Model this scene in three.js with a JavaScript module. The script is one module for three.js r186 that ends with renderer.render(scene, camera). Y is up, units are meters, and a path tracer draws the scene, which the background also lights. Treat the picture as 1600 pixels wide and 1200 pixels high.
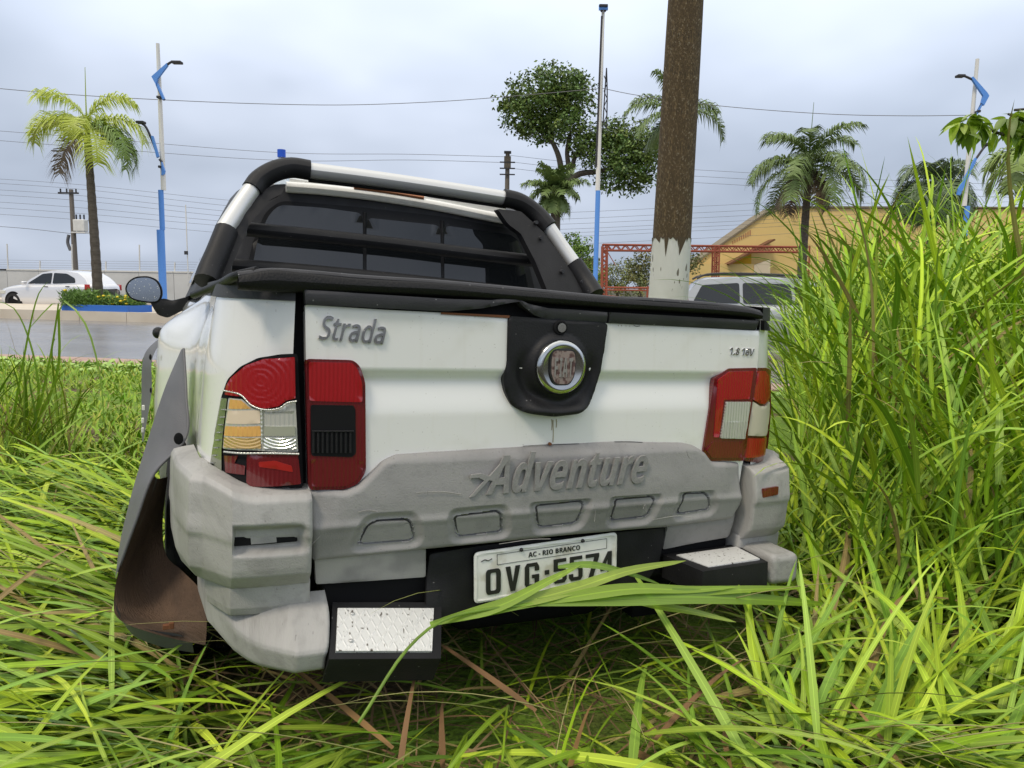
import * as THREE from 'three';
import { mergeGeometries, mergeVertices } from 'three/addons/utils/BufferGeometryUtils.js';
import { FontLoader } from 'three/addons/loaders/FontLoader.js';
import { TextGeometry } from 'three/addons/geometries/TextGeometry.js';
import { RoundedBoxGeometry } from 'three/addons/geometries/RoundedBoxGeometry.js';

// ---------------------------------------------------------------- camera, sky, sun, exposure
const D2R = Math.PI / 180, F = 1180;                       // focal length in photo pixels (1600 wide)
const scene = new THREE.Scene();
const camera = new THREE.PerspectiveCamera(2 * Math.atan(600 / F) / D2R, 4 / 3, 0.05, 3000);
camera.position.set(0, 1.15, 0);
camera.rotation.set(-7.3 * D2R, 0, 1.0 * D2R, 'YXZ');
camera.updateMatrixWorld();
const renderer = new THREE.WebGLRenderer({ antialias: true });
renderer.toneMapping = THREE.LinearToneMapping;
renderer.toneMappingExposure = 1.18;
renderer.shadowMap.enabled = true;

let seed = 7;
const rnd = () => { seed = (seed * 1664525 + 1013904223) >>> 0; return seed / 4294967296; };
const rr = (a, b) => a + (b - a) * rnd();
const mixc = (a, b, t) => [lerp(a[0], b[0], t), lerp(a[1], b[1], t), lerp(a[2], b[2], t)];
const clamp = (v, a, b) => Math.min(b, Math.max(a, v));
const lerp = (a, b, t) => a + (b - a) * t;
const sstep = (a, b, v) => { const t = clamp((v - a) / (b - a), 0, 1); return t * t * (3 - 2 * t); };
function hash3(x, y, z) { let h = Math.imul(x, 374761393) ^ Math.imul(y, 668265263) ^ Math.imul(z, 2147483647 ^ 1274126177); h = Math.imul(h ^ (h >>> 13), 1274126177); h ^= h >>> 16; return (h >>> 0) / 4294967296; }
function noise3(x, y, z, per = 0) {
  const xi = Math.floor(x), yi = Math.floor(y), zi = Math.floor(z), xf = x - xi, yf = y - yi, zf = z - zi;
  const s = (t) => t * t * (3 - 2 * t), u = s(xf), v = s(yf), w = s(zf);
  const m = per ? (a) => ((a % per) + per) % per : (a) => a;
  const h = (i, j, k) => hash3(m(xi + i), m(yi + j), zi + k);
  return lerp(lerp(lerp(h(0, 0, 0), h(1, 0, 0), u), lerp(h(0, 1, 0), h(1, 1, 0), u), v), lerp(lerp(h(0, 0, 1), h(1, 0, 1), u), lerp(h(0, 1, 1), h(1, 1, 1), u), v), w);
}
function fbm(x, y, z, oct = 4, per = 0) { let a = 0.5, s = 0, t = 0; for (let i = 0; i < oct; i++) { s += a * noise3(x, y, z + i * 17, per); t += a; x *= 2; y *= 2; z *= 2; per *= 2; a *= 0.5; } return s / t; }

{ // overcast sky, brighter overhead, faint cloud structure
  const W = 1024, Hh = 512, d = new Float32Array(W * Hh * 4);
  for (let j = 0; j < Hh; j++) for (let i = 0; i < W; i++) {
    const el = ((j + 0.5) / Hh - 0.5) * Math.PI, az = ((i + 0.5) / W - 0.5) * 2 * Math.PI;
    const y = Math.sin(el), c = Math.cos(el), x = c * Math.cos(az), z = c * Math.sin(az);
    const k = 1 / (Math.max(y, 0) + 0.25);
    const n = fbm(x * k * 1.3 + 31, y * 2 + 9, z * k * 1.3 + 4, 5), n2 = fbm(x * k * 0.5 + 3, 2, z * k * 0.5 + 14, 3);
    const L = (1 + 2.0 * Math.max(y, 0)) * (0.86 + 0.75 * (n - 0.5) + 0.65 * (n2 - 0.5));
    const blue = clamp(0.5 + 1.4 * (n2 - 0.5) + 0.9 * (n - 0.5), 0, 1);
    const hi = sstep(0.3, 0.75, y), col = mixc([lerp(0.46, 0.635, blue), lerp(0.558, 0.688, blue), lerp(0.715, 0.80, blue)], [0.68, 0.68, 0.66], hi);
    const o = (j * W + i) * 4;
    for (let q = 0; q < 3; q++) d[o + q] = y < -0.02 ? [0.2, 0.21, 0.18][q] : col[q] * L * 0.79;
    d[o + 3] = 1;
  }
  const t = new THREE.DataTexture(d, W, Hh, THREE.RGBAFormat, THREE.FloatType);
  t.mapping = THREE.EquirectangularReflectionMapping; t.magFilter = THREE.LinearFilter; t.minFilter = THREE.LinearFilter; t.needsUpdate = true;
  scene.background = t; scene.environment = t;
}
const sun = new THREE.DirectionalLight(0xfff1dc, 1.5);
sun.position.set(-5.5, 13, 7); sun.castShadow = true; sun.shadow.radius = 24;
sun.shadow.mapSize.set(2048, 2048);
Object.assign(sun.shadow.camera, { left: -40, right: 40, top: 40, bottom: -40, near: 0.1, far: 200 });
scene.add(sun); scene.add(sun.target);

// ---------------------------------------------------------------- helpers: names, tags, meshes
const taken = new Map();
function numbered(n) { const k = taken.get(n) || 0; taken.set(n, k + 1); return k ? `${n}_${String(k).padStart(3, '0')}` : n; }
function tag(o, label, category, group, kind) { o.userData.label = label; o.userData.category = category; if (group) o.userData.group = group; if (kind) o.userData.kind = kind; return o; }
function mesh(name, geo, mat, parent, pos) {
  const m = new THREE.Mesh(geo, mat); m.name = parent === scene ? numbered(name) : name; m.castShadow = m.receiveShadow = true;
  if (pos) m.position.set(...pos); parent.add(m); return m;
}
function thing(name, label, category, pos = [0, 0, 0], turn = 0, group) {
  const o = new THREE.Group(); o.name = numbered(name); scene.add(o); o.position.set(...pos); o.rotation.y = turn; return tag(o, label, category, group);
}
function structure(name, geo, mat, label, category) { const m = mesh(name, geo, mat, scene); m.userData.kind = 'structure'; if (label) { m.userData.label = label; m.userData.category = category || 'ground'; } return m; }
const V = (x, y, z) => new THREE.Vector3(x, y, z);
const clean = (g) => { g = g.index ? g.toNonIndexed() : g; for (const k of Object.keys(g.attributes)) if (!['position', 'normal', 'uv'].includes(k)) g.deleteAttribute(k); if (!g.attributes.uv) g.setAttribute('uv', new THREE.BufferAttribute(new Float32Array(g.attributes.position.count * 2), 2)); return g; };
const join = (a) => mergeGeometries(a.map(clean));
const bx = (w, h, d, x, y, z, r = 0) => { const g = r ? new RoundedBoxGeometry(w, h, d, 2, r) : new THREE.BoxGeometry(w, h, d); g.translate(x, y, z); return g; };
function tubeGeo(pts, r, seg = 0, rad = 8, closedEnds = true) {
  const c = new THREE.CatmullRomCurve3(pts, false, 'centripetal'); const n = seg || Math.max(4, pts.length * 4);
  const rf = typeof r === 'function' ? r : () => r, pos = [], idx = [], uv = [], fr = c.computeFrenetFrames(n, false), L = c.getLength();
  for (let i = 0; i <= n; i++) { const p = c.getPointAt(i / n), R = rf(i / n); for (let j = 0; j <= rad; j++) { const a = j / rad * Math.PI * 2, s = Math.sin(a), k = -Math.cos(a); const N = fr.normals[i], B = fr.binormals[i]; pos.push(p.x + R * (k * N.x + s * B.x), p.y + R * (k * N.y + s * B.y), p.z + R * (k * N.z + s * B.z)); uv.push(i / n * L, j / rad * R * 6.28); } }
  for (let i = 0; i < n; i++) for (let j = 0; j < rad; j++) { const a = i * (rad + 1) + j, b = a + rad + 1; idx.push(a, b, a + 1, b, b + 1, a + 1); }
  const g = new THREE.BufferGeometry(); g.setAttribute('position', new THREE.Float32BufferAttribute(pos, 3)); g.setAttribute('uv', new THREE.Float32BufferAttribute(uv, 2)); g.setIndex(idx); g.computeVertexNormals();
  if (!closedEnds) return g;
  const parts = [g.toNonIndexed()];
  for (const e of [0, 1]) { const p = c.getPointAt(e), t = c.getTangentAt(e), R = rf(e); if (R < 0.002) continue; const d = new THREE.CircleGeometry(R, rad); d.applyQuaternion(new THREE.Quaternion().setFromUnitVectors(V(0, 0, 1), e ? t : t.clone().negate())); d.translate(p.x, p.y, p.z); parts.push(d.toNonIndexed()); }
  return mergeGeometries(parts);
}
const bar = (a, b, r, rad = 8) => { const d = b.clone().sub(a), g = new THREE.CylinderGeometry(r, r, d.length(), rad); g.applyQuaternion(new THREE.Quaternion().setFromUnitVectors(V(0, 1, 0), d.normalize())); g.translate((a.x + b.x) / 2, (a.y + b.y) / 2, (a.z + b.z) / 2); return g; };
// a surface through rows of points (each row the same number of points), smoothed along both directions
function loft(rows, sub = 4, subRow = 4, closed = false) {
  const sm = (pts, k, cl) => { if (k <= 1) return pts; const c = new THREE.CatmullRomCurve3(pts, cl, 'centripetal'); const n = (cl ? pts.length : pts.length - 1) * k, out = []; for (let i = 0; i <= n; i++) out.push(c.getPoint(i / n)); return out; };
  const R1 = rows.map((r) => sm(r, sub, closed)), cols = R1[0].length, R2 = [];
  for (let j = 0; j < cols; j++) R2.push(sm(R1.map((r) => r[j]), subRow, false));
  const nr = R2[0].length, pos = [], uv = [], idx = [];
  for (let i = 0; i < nr; i++) { let u = 0; for (let j = 0; j < cols; j++) { const p = R2[j][i]; if (j) u += p.distanceTo(R2[j - 1][i]); pos.push(p.x, p.y, p.z); uv.push(u, p.y + p.z); } }
  for (let i = 0; i < nr - 1; i++) for (let j = 0; j < cols - 1; j++) { const a = i * cols + j, b = a + cols; idx.push(a, b, a + 1, b, b + 1, a + 1); }
  const g = new THREE.BufferGeometry(); g.setAttribute('position', new THREE.Float32BufferAttribute(pos, 3)); g.setAttribute('uv', new THREE.Float32BufferAttribute(uv, 2)); g.setIndex(idx); g.computeVertexNormals(); return g;
}
// ---------------------------------------------------------------- procedural textures
function tex(n, fn, srgb, rep = 1) {
  const d = new Uint8Array(n * n * 4);
  for (let j = 0; j < n; j++) for (let i = 0; i < n; i++) { const c = fn(i / n, j / n), o = (j * n + i) * 4; for (let q = 0; q < 3; q++) d[o + q] = clamp(Math.round(255 * (Array.isArray(c) ? c[q] : c)), 0, 255); d[o + 3] = 255; }
  const t = new THREE.DataTexture(d, n, n); t.wrapS = t.wrapT = THREE.RepeatWrapping; t.magFilter = THREE.LinearFilter; t.minFilter = THREE.LinearFilter; t.repeat.set(rep, rep); if (srgb) t.colorSpace = THREE.SRGBColorSpace; t.needsUpdate = true; return t;
}
const toS = (l) => l <= 0.0031308 ? l * 12.92 : 1.055 * Math.pow(l, 1 / 2.4) - 0.055;
const colTex = (n, fn, rep) => tex(n, (u, v) => fn(u, v).map(toS), true, rep);
const rgb = (r, g, b) => new THREE.Color().setRGB(r, g, b);
const std = (o) => new THREE.MeshStandardMaterial({ side: THREE.DoubleSide, ...o });
const phy = (o) => new THREE.MeshPhysicalMaterial({ side: THREE.DoubleSide, ...o });
const grainT = tex(256, (u, v) => fbm(u * 64, v * 64, 1, 3, 64), false, 6);
const M = {};
M.white = phy({ roughness: 0.3, clearcoat: 1.0, clearcoatRoughness: 0.05, map: colTex(512, (u, v) => { const n = fbm(u * 6, v * 6, 3, 4, 6), s = noise3(u * 170, v * 170, 5, 170), w = fbm(u * 30, v * 5, 8, 3, 5); let c = mixc([0.80, 0.80, 0.775], [0.72, 0.715, 0.665], sstep(0.52, 0.85, n)); c = mixc(c, [0.6, 0.57, 0.48], 0.12 * sstep(0.66, 0.85, w)); if (s > 0.975) c = mixc(c, [0.25, 0.22, 0.17], 0.55); return c; }, 1.6) });
const cladCol = (lo, hi, dk) => (u, v) => { const n = fbm(u * 5, v * 5, 13, 5, 5), p = fbm(u * 17, v * 17, 23, 5, 17), s = fbm(u * 70, v * 9, 41, 2, 9), k = noise3(u * 150, v * 150, 5, 150), q = fbm(u * 60, v * 60, 3, 3, 60); let c = mixc(lo, hi, sstep(0.35, 0.7, n)); c = mixc(c, dk, 0.22 * sstep(0.62, 0.76, p)); c = mixc(c, hi, 0.3 * sstep(0.66, 0.85, s)); c = mixc(c, dk, 0.22 * sstep(0.5, 0.9, q)); if (k > 0.97) c = mixc(c, [0.1, 0.095, 0.09], 0.55); return c; };
M.clad = std({ roughness: 0.62, bumpMap: grainT, bumpScale: 0.0005, map: colTex(512, cladCol([0.225, 0.22, 0.215], [0.27, 0.265, 0.26], [0.15, 0.148, 0.146]), 1.3) });
M.bumper = std({ roughness: 0.62, bumpMap: grainT, bumpScale: 0.0005, map: colTex(512, cladCol([0.31, 0.304, 0.288], [0.37, 0.364, 0.348], [0.16, 0.155, 0.145]), 1.3) });
M.cladDark = std({ roughness: 0.6, bumpMap: grainT, bumpScale: 0.0005, map: colTex(256, (u, v) => mixc([0.25, 0.245, 0.24], [0.36, 0.35, 0.335], sstep(0.35, 0.65, fbm(u * 6, v * 6, 3, 4, 6))), 2) });
M.flare = std({ roughness: 0.55, bumpMap: grainT, bumpScale: 0.0004, map: colTex(256, (u, v) => mixc([0.1, 0.1, 0.108], [0.14, 0.138, 0.144], fbm(u * 8, v * 8, 5, 4, 8)), 2) });
M.black = phy({ specularIntensity: 0.45, roughness: 0.5, bumpMap: grainT, bumpScale: 0.0004, map: colTex(256, (u, v) => { const n = fbm(u * 8, v * 8, 5, 4, 8), s = noise3(u * 120, v * 120, 9, 120); const c = mixc([0.010, 0.010, 0.011], [0.021, 0.021, 0.023], n); return s > 0.985 ? [0.22, 0.21, 0.2] : c; }, 2) });
M.trim = phy({ specularIntensity: 0.5, roughness: 0.55, bumpMap: grainT, bumpScale: 0.0004, map: colTex(256, (u, v) => { const n = fbm(u * 8, v * 8, 15, 4, 8), s = noise3(u * 110, v * 110, 9, 110); const c = mixc([0.032, 0.032, 0.036], [0.055, 0.055, 0.06], n); return s > 0.985 ? [0.4, 0.4, 0.39] : c; }, 2) });
M.soot = phy({ specularIntensity: 0.2, color: rgb(0.012, 0.012, 0.013), roughness: 0.8 });
M.rubber = phy({ specularIntensity: 0.4, color: rgb(0.022, 0.022, 0.023), roughness: 0.75, bumpMap: grainT, bumpScale: 0.002 });
M.vinyl = phy({ specularIntensity: 0.5, color: rgb(0.009, 0.009, 0.010), roughness: 0.55, bumpMap: grainT, bumpScale: 0.001 });
M.silver = std({ color: rgb(0.62, 0.62, 0.61), roughness: 0.42, metalness: 0.55 });
M.chrome = std({ color: rgb(0.78, 0.79, 0.8), roughness: 0.12, metalness: 1 });
M.alu = std({ color: rgb(0.78, 0.78, 0.77), roughness: 0.5, metalness: 0.35, bumpMap: tex(256, (u, v) => { const cx = Math.floor(u * 16), cy = Math.floor(v * 16), fx = u * 16 - cx - 0.5, fy = v * 16 - cy - 0.5, s = (cx + cy) % 2 ? 1 : -1, a = (fx + s * fy) * 0.707, b = (fx - s * fy) * 0.707; return Math.abs(a) < 0.12 && Math.abs(b) < 0.45 ? 1 : 0; }, false, 5), bumpScale: 0.0006, map: colTex(256, (u, v) => { const s = fbm(u * 60, v * 60, 2, 2, 60), n = fbm(u * 6, v * 6, 4, 3, 6); return mixc([1, 1, 0.98], [0.12, 0.1, 0.08], sstep(0.82 - 0.12 * n, 0.86, s)); }, 3) });
const ribT = tex(128, (u) => 0.5 + 0.5 * Math.sin(u * Math.PI * 2 * 8), false, 14);
M.red = phy({ color: rgb(0.34, 0.006, 0.01), roughness: 0.22, clearcoat: 0.9, clearcoatRoughness: 0.06, bumpMap: ribT, bumpScale: 0.0008 });
M.redDark = phy({ color: rgb(0.13, 0.006, 0.009), roughness: 0.25, clearcoat: 0.9, clearcoatRoughness: 0.06, bumpMap: ribT, bumpScale: 0.0008 });
M.clear = phy({ color: rgb(0.62, 0.62, 0.56), roughness: 0.2, metalness: 0.3, clearcoat: 1, clearcoatRoughness: 0.04, bumpMap: ribT, bumpScale: 0.0012 });
M.smoked = phy({ color: rgb(0.28, 0.3, 0.22), roughness: 0.18, metalness: 0.6, clearcoat: 1, clearcoatRoughness: 0.04 });
M.amber = phy({ color: rgb(0.75, 0.42, 0.12), roughness: 0.22, clearcoat: 1, clearcoatRoughness: 0.04, bumpMap: ribT, bumpScale: 0.0012 });
M.glass = phy({ color: rgb(0.012, 0.014, 0.016), roughness: 0.03, ior: 1.62 });
M.mirror = std({ color: rgb(0.42, 0.46, 0.52), metalness: 1, roughness: 0.12 });
M.mud = std({ roughness: 0.85, bumpMap: grainT, bumpScale: 0.003, map: colTex(256, (u, v) => { const n = fbm(u * 8, v * 8, 6, 5, 8), m = fbm(u * 4, v * 4, 16, 3, 4); return mixc(mixc([0.055, 0.034, 0.022], [0.14, 0.085, 0.052], n), [0.13, 0.13, 0.13], sstep(0.55, 0.7, m)); }, 2.5) });
M.plate = std({ roughness: 0.4, map: colTex(256, (u, v) => mixc([0.78, 0.78, 0.74], [0.58, 0.56, 0.48], sstep(0.55, 0.8, fbm(u * 7, v * 7, 9, 4, 7))), 3) });
M.ink = std({ color: rgb(0.018, 0.018, 0.018), roughness: 0.5 });
M.rust = std({ color: rgb(0.16, 0.06, 0.025), roughness: 0.9 });

// ---------------------------------------------------------------- photo pixel -> direction; truck frame
function dirOf(px, py) { return V((px - 800) / F, (600 - py) / F, -1).applyQuaternion(camera.quaternion); }
const camW = camera.position;
const W = (px, py, dist) => { const d = dirOf(px, py); return d.multiplyScalar(dist / -d.z).add(camW); };                  // at a distance ahead
const G = (px, py, y = 0) => { const d = dirOf(px, py); return d.multiplyScalar((y - camW.y) / d.y).add(camW); };              // on level ground
const BASE = 0.435;                                                    // height of the frame's origin (number plate) above the truck's base
const truckQ = new THREE.Quaternion().setFromEuler(new THREE.Euler(-0.4418 * D2R, 23.244 * D2R, -2.006 * D2R, 'YXZ'));
const truckO = V(0.09446, 0.43956, -1.84468), qi = truckQ.clone().invert();
const camT = camW.clone().sub(truckO).applyQuaternion(qi);
const tdir = (px, py) => dirOf(px, py).applyQuaternion(qi);
const at = (px, py, z) => { const d = tdir(px, py); return d.multiplyScalar((z - camT.z) / d.z).add(camT); };
function on(px, py, surf) {
  const d = tdir(px, py); const P = (z) => d.clone().multiplyScalar((z - camT.z) / d.z).add(camT);
  let z = 0.35, p; for (; z > -3; z -= 0.01) { p = P(z); if (p.z <= surf(p.x, p.y)) break; }
  let a = z + 0.01, b = z; for (let i = 0; i < 20; i++) { const m = (a + b) / 2; p = P(m); if (p.z <= surf(p.x, p.y)) b = m; else a = m; }
  return p;
}
const poly = (pts, surf) => pts.map(([x, y]) => { const p = typeof surf === 'number' ? at(x, y, surf) : on(x, y, surf); return [p.x, p.y]; });
function segDist(x, y, P) { let m = 1e9; for (let i = 0, n = P.length; i < n; i++) { const a = P[i], b = P[(i + 1) % n], dx = b[0] - a[0], dy = b[1] - a[1], t = clamp(((x - a[0]) * dx + (y - a[1]) * dy) / (dx * dx + dy * dy || 1e-9), 0, 1); m = Math.min(m, Math.hypot(x - a[0] - t * dx, y - a[1] - t * dy)); } return m; }
function inside(x, y, P) { let c = false; for (let i = 0, j = P.length - 1; i < P.length; j = i++) if ((P[i][1] > y) !== (P[j][1] > y) && x < (P[j][0] - P[i][0]) * (y - P[i][1]) / (P[j][1] - P[i][1]) + P[i][0]) c = !c; return c; }
function roundPoly(P, r, k = 4) {   // fillets on every corner
  const out = [], n = P.length;
  for (let i = 0; i < n; i++) { const p = P[i], a = P[(i + n - 1) % n], b = P[(i + 1) % n], la = Math.hypot(a[0] - p[0], a[1] - p[1]), lb = Math.hypot(b[0] - p[0], b[1] - p[1]), R = Math.min(r, la * 0.45, lb * 0.45); const A = [p[0] + (a[0] - p[0]) / la * R, p[1] + (a[1] - p[1]) / la * R], B = [p[0] + (b[0] - p[0]) / lb * R, p[1] + (b[1] - p[1]) / lb * R]; for (let j = 0; j <= k; j++) { const t = j / k; out.push([(1 - t) * (1 - t) * A[0] + 2 * t * (1 - t) * p[0] + t * t * B[0], (1 - t) * (1 - t) * A[1] + 2 * t * (1 - t) * p[1] + t * t * B[1]]); } }
  return out;
}
function clipHalf(P, ax, val, keepGreater) { const out = []; for (let i = 0, n = P.length; i < n; i++) { const a = P[i], b = P[(i + 1) % n], ia = keepGreater ? a[ax] >= val : a[ax] <= val, ib = keepGreater ? b[ax] >= val : b[ax] <= val; if (ia) out.push(a); if (ia !== ib) { const t = (val - a[ax]) / (b[ax] - a[ax]); const q = [lerp(a[0], b[0], t), lerp(a[1], b[1], t)]; q[ax] = val; out.push(q); } } return out; }
// a sheet with outline P (local x, y) lying on z = surf(x, y), rounded along its rim, with a wall of the given thickness behind
function shell(P, surf, thick = 0.01, step = 0.012, bevel = 0.004) {
  const zs = (x, y) => { let z = surf(x, y); if (bevel) { const d = segDist(x, y, P); if (d < bevel) { const t = 1 - d / bevel; z -= bevel * (1 - Math.sqrt(Math.max(0, 1 - t * t))); } } return z; };
  let x0 = 1e9, x1 = -1e9, y0 = 1e9, y1 = -1e9; for (const [x, y] of P) { x0 = Math.min(x0, x); x1 = Math.max(x1, x); y0 = Math.min(y0, y); y1 = Math.max(y1, y); }
  const nx = Math.max(1, Math.ceil((x1 - x0) / step)), ny = Math.max(1, Math.ceil((y1 - y0) / step)), sx = (x1 - x0) / nx, sy = (y1 - y0) / ny;
  const pos = [], nor = [], uv = [], cache = new Map();
  const vert = (x, y) => { const key = Math.round(x * 2e5) + '_' + Math.round(y * 2e5); let v = cache.get(key); if (!v) { const e = Math.min(0.002, step / 3), z = zs(x, y), bx_ = bevel ? zs(x + e, y) - zs(x - e, y) : surf(x + e, y) - surf(x - e, y), by_ = bevel ? zs(x, y + e) - zs(x, y - e) : surf(x, y + e) - surf(x, y - e); const nn = V(-bx_, -by_, 2 * e).normalize(); v = [x, y, z, nn.x, nn.y, nn.z]; cache.set(key, v); } pos.push(v[0], v[1], v[2]); nor.push(v[3], v[4], v[5]); uv.push(x, y); };
  for (let i = 0; i < nx; i++) { let C = clipHalf(clipHalf(P, 0, x0 + i * sx, true), 0, x0 + (i + 1) * sx, false); if (C.length < 3) continue;
    for (let j = 0; j < ny; j++) { let Q = clipHalf(clipHalf(C, 1, y0 + j * sy, true), 1, y0 + (j + 1) * sy, false); if (Q.length < 3) continue; const Q2 = Q.filter((p, k) => { const b = Q[(k + 1) % Q.length]; return Math.hypot(p[0] - b[0], p[1] - b[1]) > 1e-6; }); if (Q2.length < 3) continue;
      const tr = Q2.length === 4 ? [[0, 1, 2], [0, 2, 3]] : THREE.ShapeUtils.triangulateShape(Q2.map((p) => new THREE.Vector2(p[0], p[1])), []);
      for (const t of tr) { const [A, B, C_] = t.map((k) => Q2[k]); const ar = (B[0] - A[0]) * (C_[1] - A[1]) - (B[1] - A[1]) * (C_[0] - A[0]); if (Math.abs(ar) < 1e-11) continue; if (ar > 0) { vert(...A); vert(...B); vert(...C_); } else { vert(...A); vert(...C_); vert(...B); } } } }
  if (thick > 0) { const B = []; P.forEach((a, i) => { const b = P[(i + 1) % P.length], l = Math.hypot(b[0] - a[0], b[1] - a[1]), n = Math.max(1, Math.ceil(l / (step * 1.5))); for (let k = 0; k < n; k++) B.push([lerp(a[0], b[0], k / n), lerp(a[1], b[1], k / n)]); });
    let area = 0; B.forEach((a, i) => { const b = B[(i + 1) % B.length]; area += a[0] * b[1] - b[0] * a[1]; }); const sg = area > 0 ? 1 : -1;
    B.forEach((a, i) => { const b = B[(i + 1) % B.length], l = Math.hypot(b[0] - a[0], b[1] - a[1]); if (l < 1e-7) return; const n = [sg * (b[1] - a[1]) / l, -sg * (b[0] - a[0]) / l, 0]; const za = zs(...a), zb = zs(...b); const q = [[a, za], [b, zb], [b, zb - thick], [a, za], [b, zb - thick], [a, za - thick]]; for (const [p, z] of q) { pos.push(p[0], p[1], z); nor.push(...n); uv.push(p[0] + p[1], z); } }); }
  const g = new THREE.BufferGeometry(); g.setAttribute('position', new THREE.Float32BufferAttribute(pos, 3)); g.setAttribute('normal', new THREE.Float32BufferAttribute(nor, 3)); g.setAttribute('uv', new THREE.Float32BufferAttribute(uv, 2)); return g;
}
function extrudeAt(shapes, depth, place, bevel = 0) { const g = new THREE.ExtrudeGeometry(shapes, { depth, bevelEnabled: bevel > 0, bevelThickness: bevel, bevelSize: bevel * 0.6, bevelSegments: 1, curveSegments: 6 }); g.applyMatrix4(place); return g; }

// ================================================================ ground, road, median
const foliage = (lo, hi, o = {}) => phy({ roughness: 0.55, transmission: 0.3, thickness: 0, map: null, color: rgb(1, 1, 1), ...o });
{
  const soil = std({ roughness: 1, bumpMap: grainT, bumpScale: 0.02, map: colTex(512, (u, v) => { const n = fbm(u * 16, v * 16, 4, 5, 16), m = fbm(u * 5, v * 5, 44, 3, 5); return mixc(mixc([0.028, 0.02, 0.012], [0.07, 0.05, 0.03], n), [0.045, 0.06, 0.015], sstep(0.5, 0.62, m)); }, 0.5) });
  const g = new THREE.PlaneGeometry(700, 700, 1, 1); g.rotateX(-Math.PI / 2); g.attributes.uv.array.forEach((v, i, a) => { a[i] = v * 700; }); g.translate(0, -0.012, -150); structure('ground', g, soil);
}
const road = { a: -10.2 * D2R, o: V(-12.3, 0, -21.45) };                      // u runs along the kerb, w away from the camera
const rp = (u, y, w) => V(u * Math.cos(road.a) + w * Math.sin(road.a) * -1, y, -u * Math.sin(road.a) - w * Math.cos(road.a)).add(road.o);
const strip = (u0, u1, y0, y1, w0, w1) => { const g = new THREE.BoxGeometry(u1 - u0, y1 - y0, w1 - w0); const q = g.attributes.position, uv = g.attributes.uv; for (let i = 0; i < q.count; i++) { const u = q.getX(i) + (u0 + u1) / 2, y = q.getY(i) + (y0 + y1) / 2, w = -q.getZ(i) + (w0 + w1) / 2; const p = rp(u, y, w); q.setXYZ(i, p.x, p.y, p.z); uv.setXY(i, u * 0.2, (w + y) * 0.2); } g.computeVertexNormals(); return g; };
{
  const wet = std({ roughness: 0.3, map: colTex(256, (u, v) => mixc([0.17, 0.168, 0.17], [0.25, 0.245, 0.25], fbm(u * 16, v * 16, 3, 5, 16)), 1), roughnessMap: tex(256, (u, v) => 0.45 + 0.9 * (fbm(u * 5, v * 12, 9, 4, 4) - 0.3), false, 0.5), bumpMap: grainT, bumpScale: 0.003 });
  structure('road', strip(-90, 130, -0.05, 0.0, -9.1, 0), wet);
  structure('far_road', strip(-90, 130, -0.05, 0.0, 5.2, 13.5), wet);
  structure('road_gutter', strip(-90, 130, -0.05, 0.012, -9.75, -9.1), std({ roughness: 0.8, map: colTex(128, (u, v) => mixc([0.34, 0.22, 0.18], [0.42, 0.3, 0.25], fbm(u * 16, v * 16, 3, 4, 16)), 2) }));
  const conc = std({ roughness: 0.85, map: colTex(256, (u, v) => mixc([0.5, 0.43, 0.34], [0.62, 0.56, 0.47], fbm(u * 12, v * 12, 7, 5, 12)), 1) });
  const md = structure('median', strip(-90, 130, -0.05, 0.245, 0.16, 5.2), conc);
  for (let i = -22; i < 26; i++) { const k = mesh('kerb_stone', strip(i * 1.5 + 0.008, i * 1.5 + 1.492, -0.05, 0.27, 0, 0.155), conc, md); k.name = 'kerb_stone'; }
  structure('far_pavement', strip(-90, 130, -0.05, 0.12, 13.5, 17), conc);
}
{ // lawn sheet between the flattened grass and the gutter
  const lm = std({ roughness: 1, bumpMap: grainT, bumpScale: 0.02, map: colTex(256, (u, v) => { const n = fbm(u * 14, v * 14, 4, 5, 14), m = fbm(u * 5, v * 5, 44, 4, 5); return mixc(mixc([0.09, 0.17, 0.015], [0.2, 0.32, 0.03], n), [0.12, 0.085, 0.045], sstep(0.56, 0.7, m)); }, 2) });
  structure('lawn', strip(-90, 130, -0.05, -0.006, -18.5, -9.75), lm);
}
// ================================================================ things across the road
M.blue = std({ color: rgb(0.03, 0.14, 0.5), roughness: 0.5 });
M.bluePost = std({ roughness: 0.5, color: rgb(0.09, 0.26, 0.68) });
M.pale = std({ roughness: 0.6, map: colTex(128, (u, v) => mixc([0.58, 0.57, 0.54], [0.72, 0.71, 0.68], fbm(u * 6, v * 6, 3, 4, 6)), 1) });
M.bark = std({ roughness: 0.95, bumpMap: grainT, bumpScale: 0.02, map: colTex(256, (u, v) => mixc([0.07, 0.055, 0.04], [0.21, 0.185, 0.15], fbm(u * 24, v * 6, 5, 5, 6)), 1) });
M.wire = std({ color: rgb(0.13, 0.13, 0.14), roughness: 0.7 });
const leafMat = (r, g, b, tr = 0) => tr >= 0.4 ? phy({ color: rgb(r, g, b), roughness: 0.5, transmission: tr, thickness: 0 }) : std({ color: rgb(r, g, b), roughness: 0.55, vertexColors: false });
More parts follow.
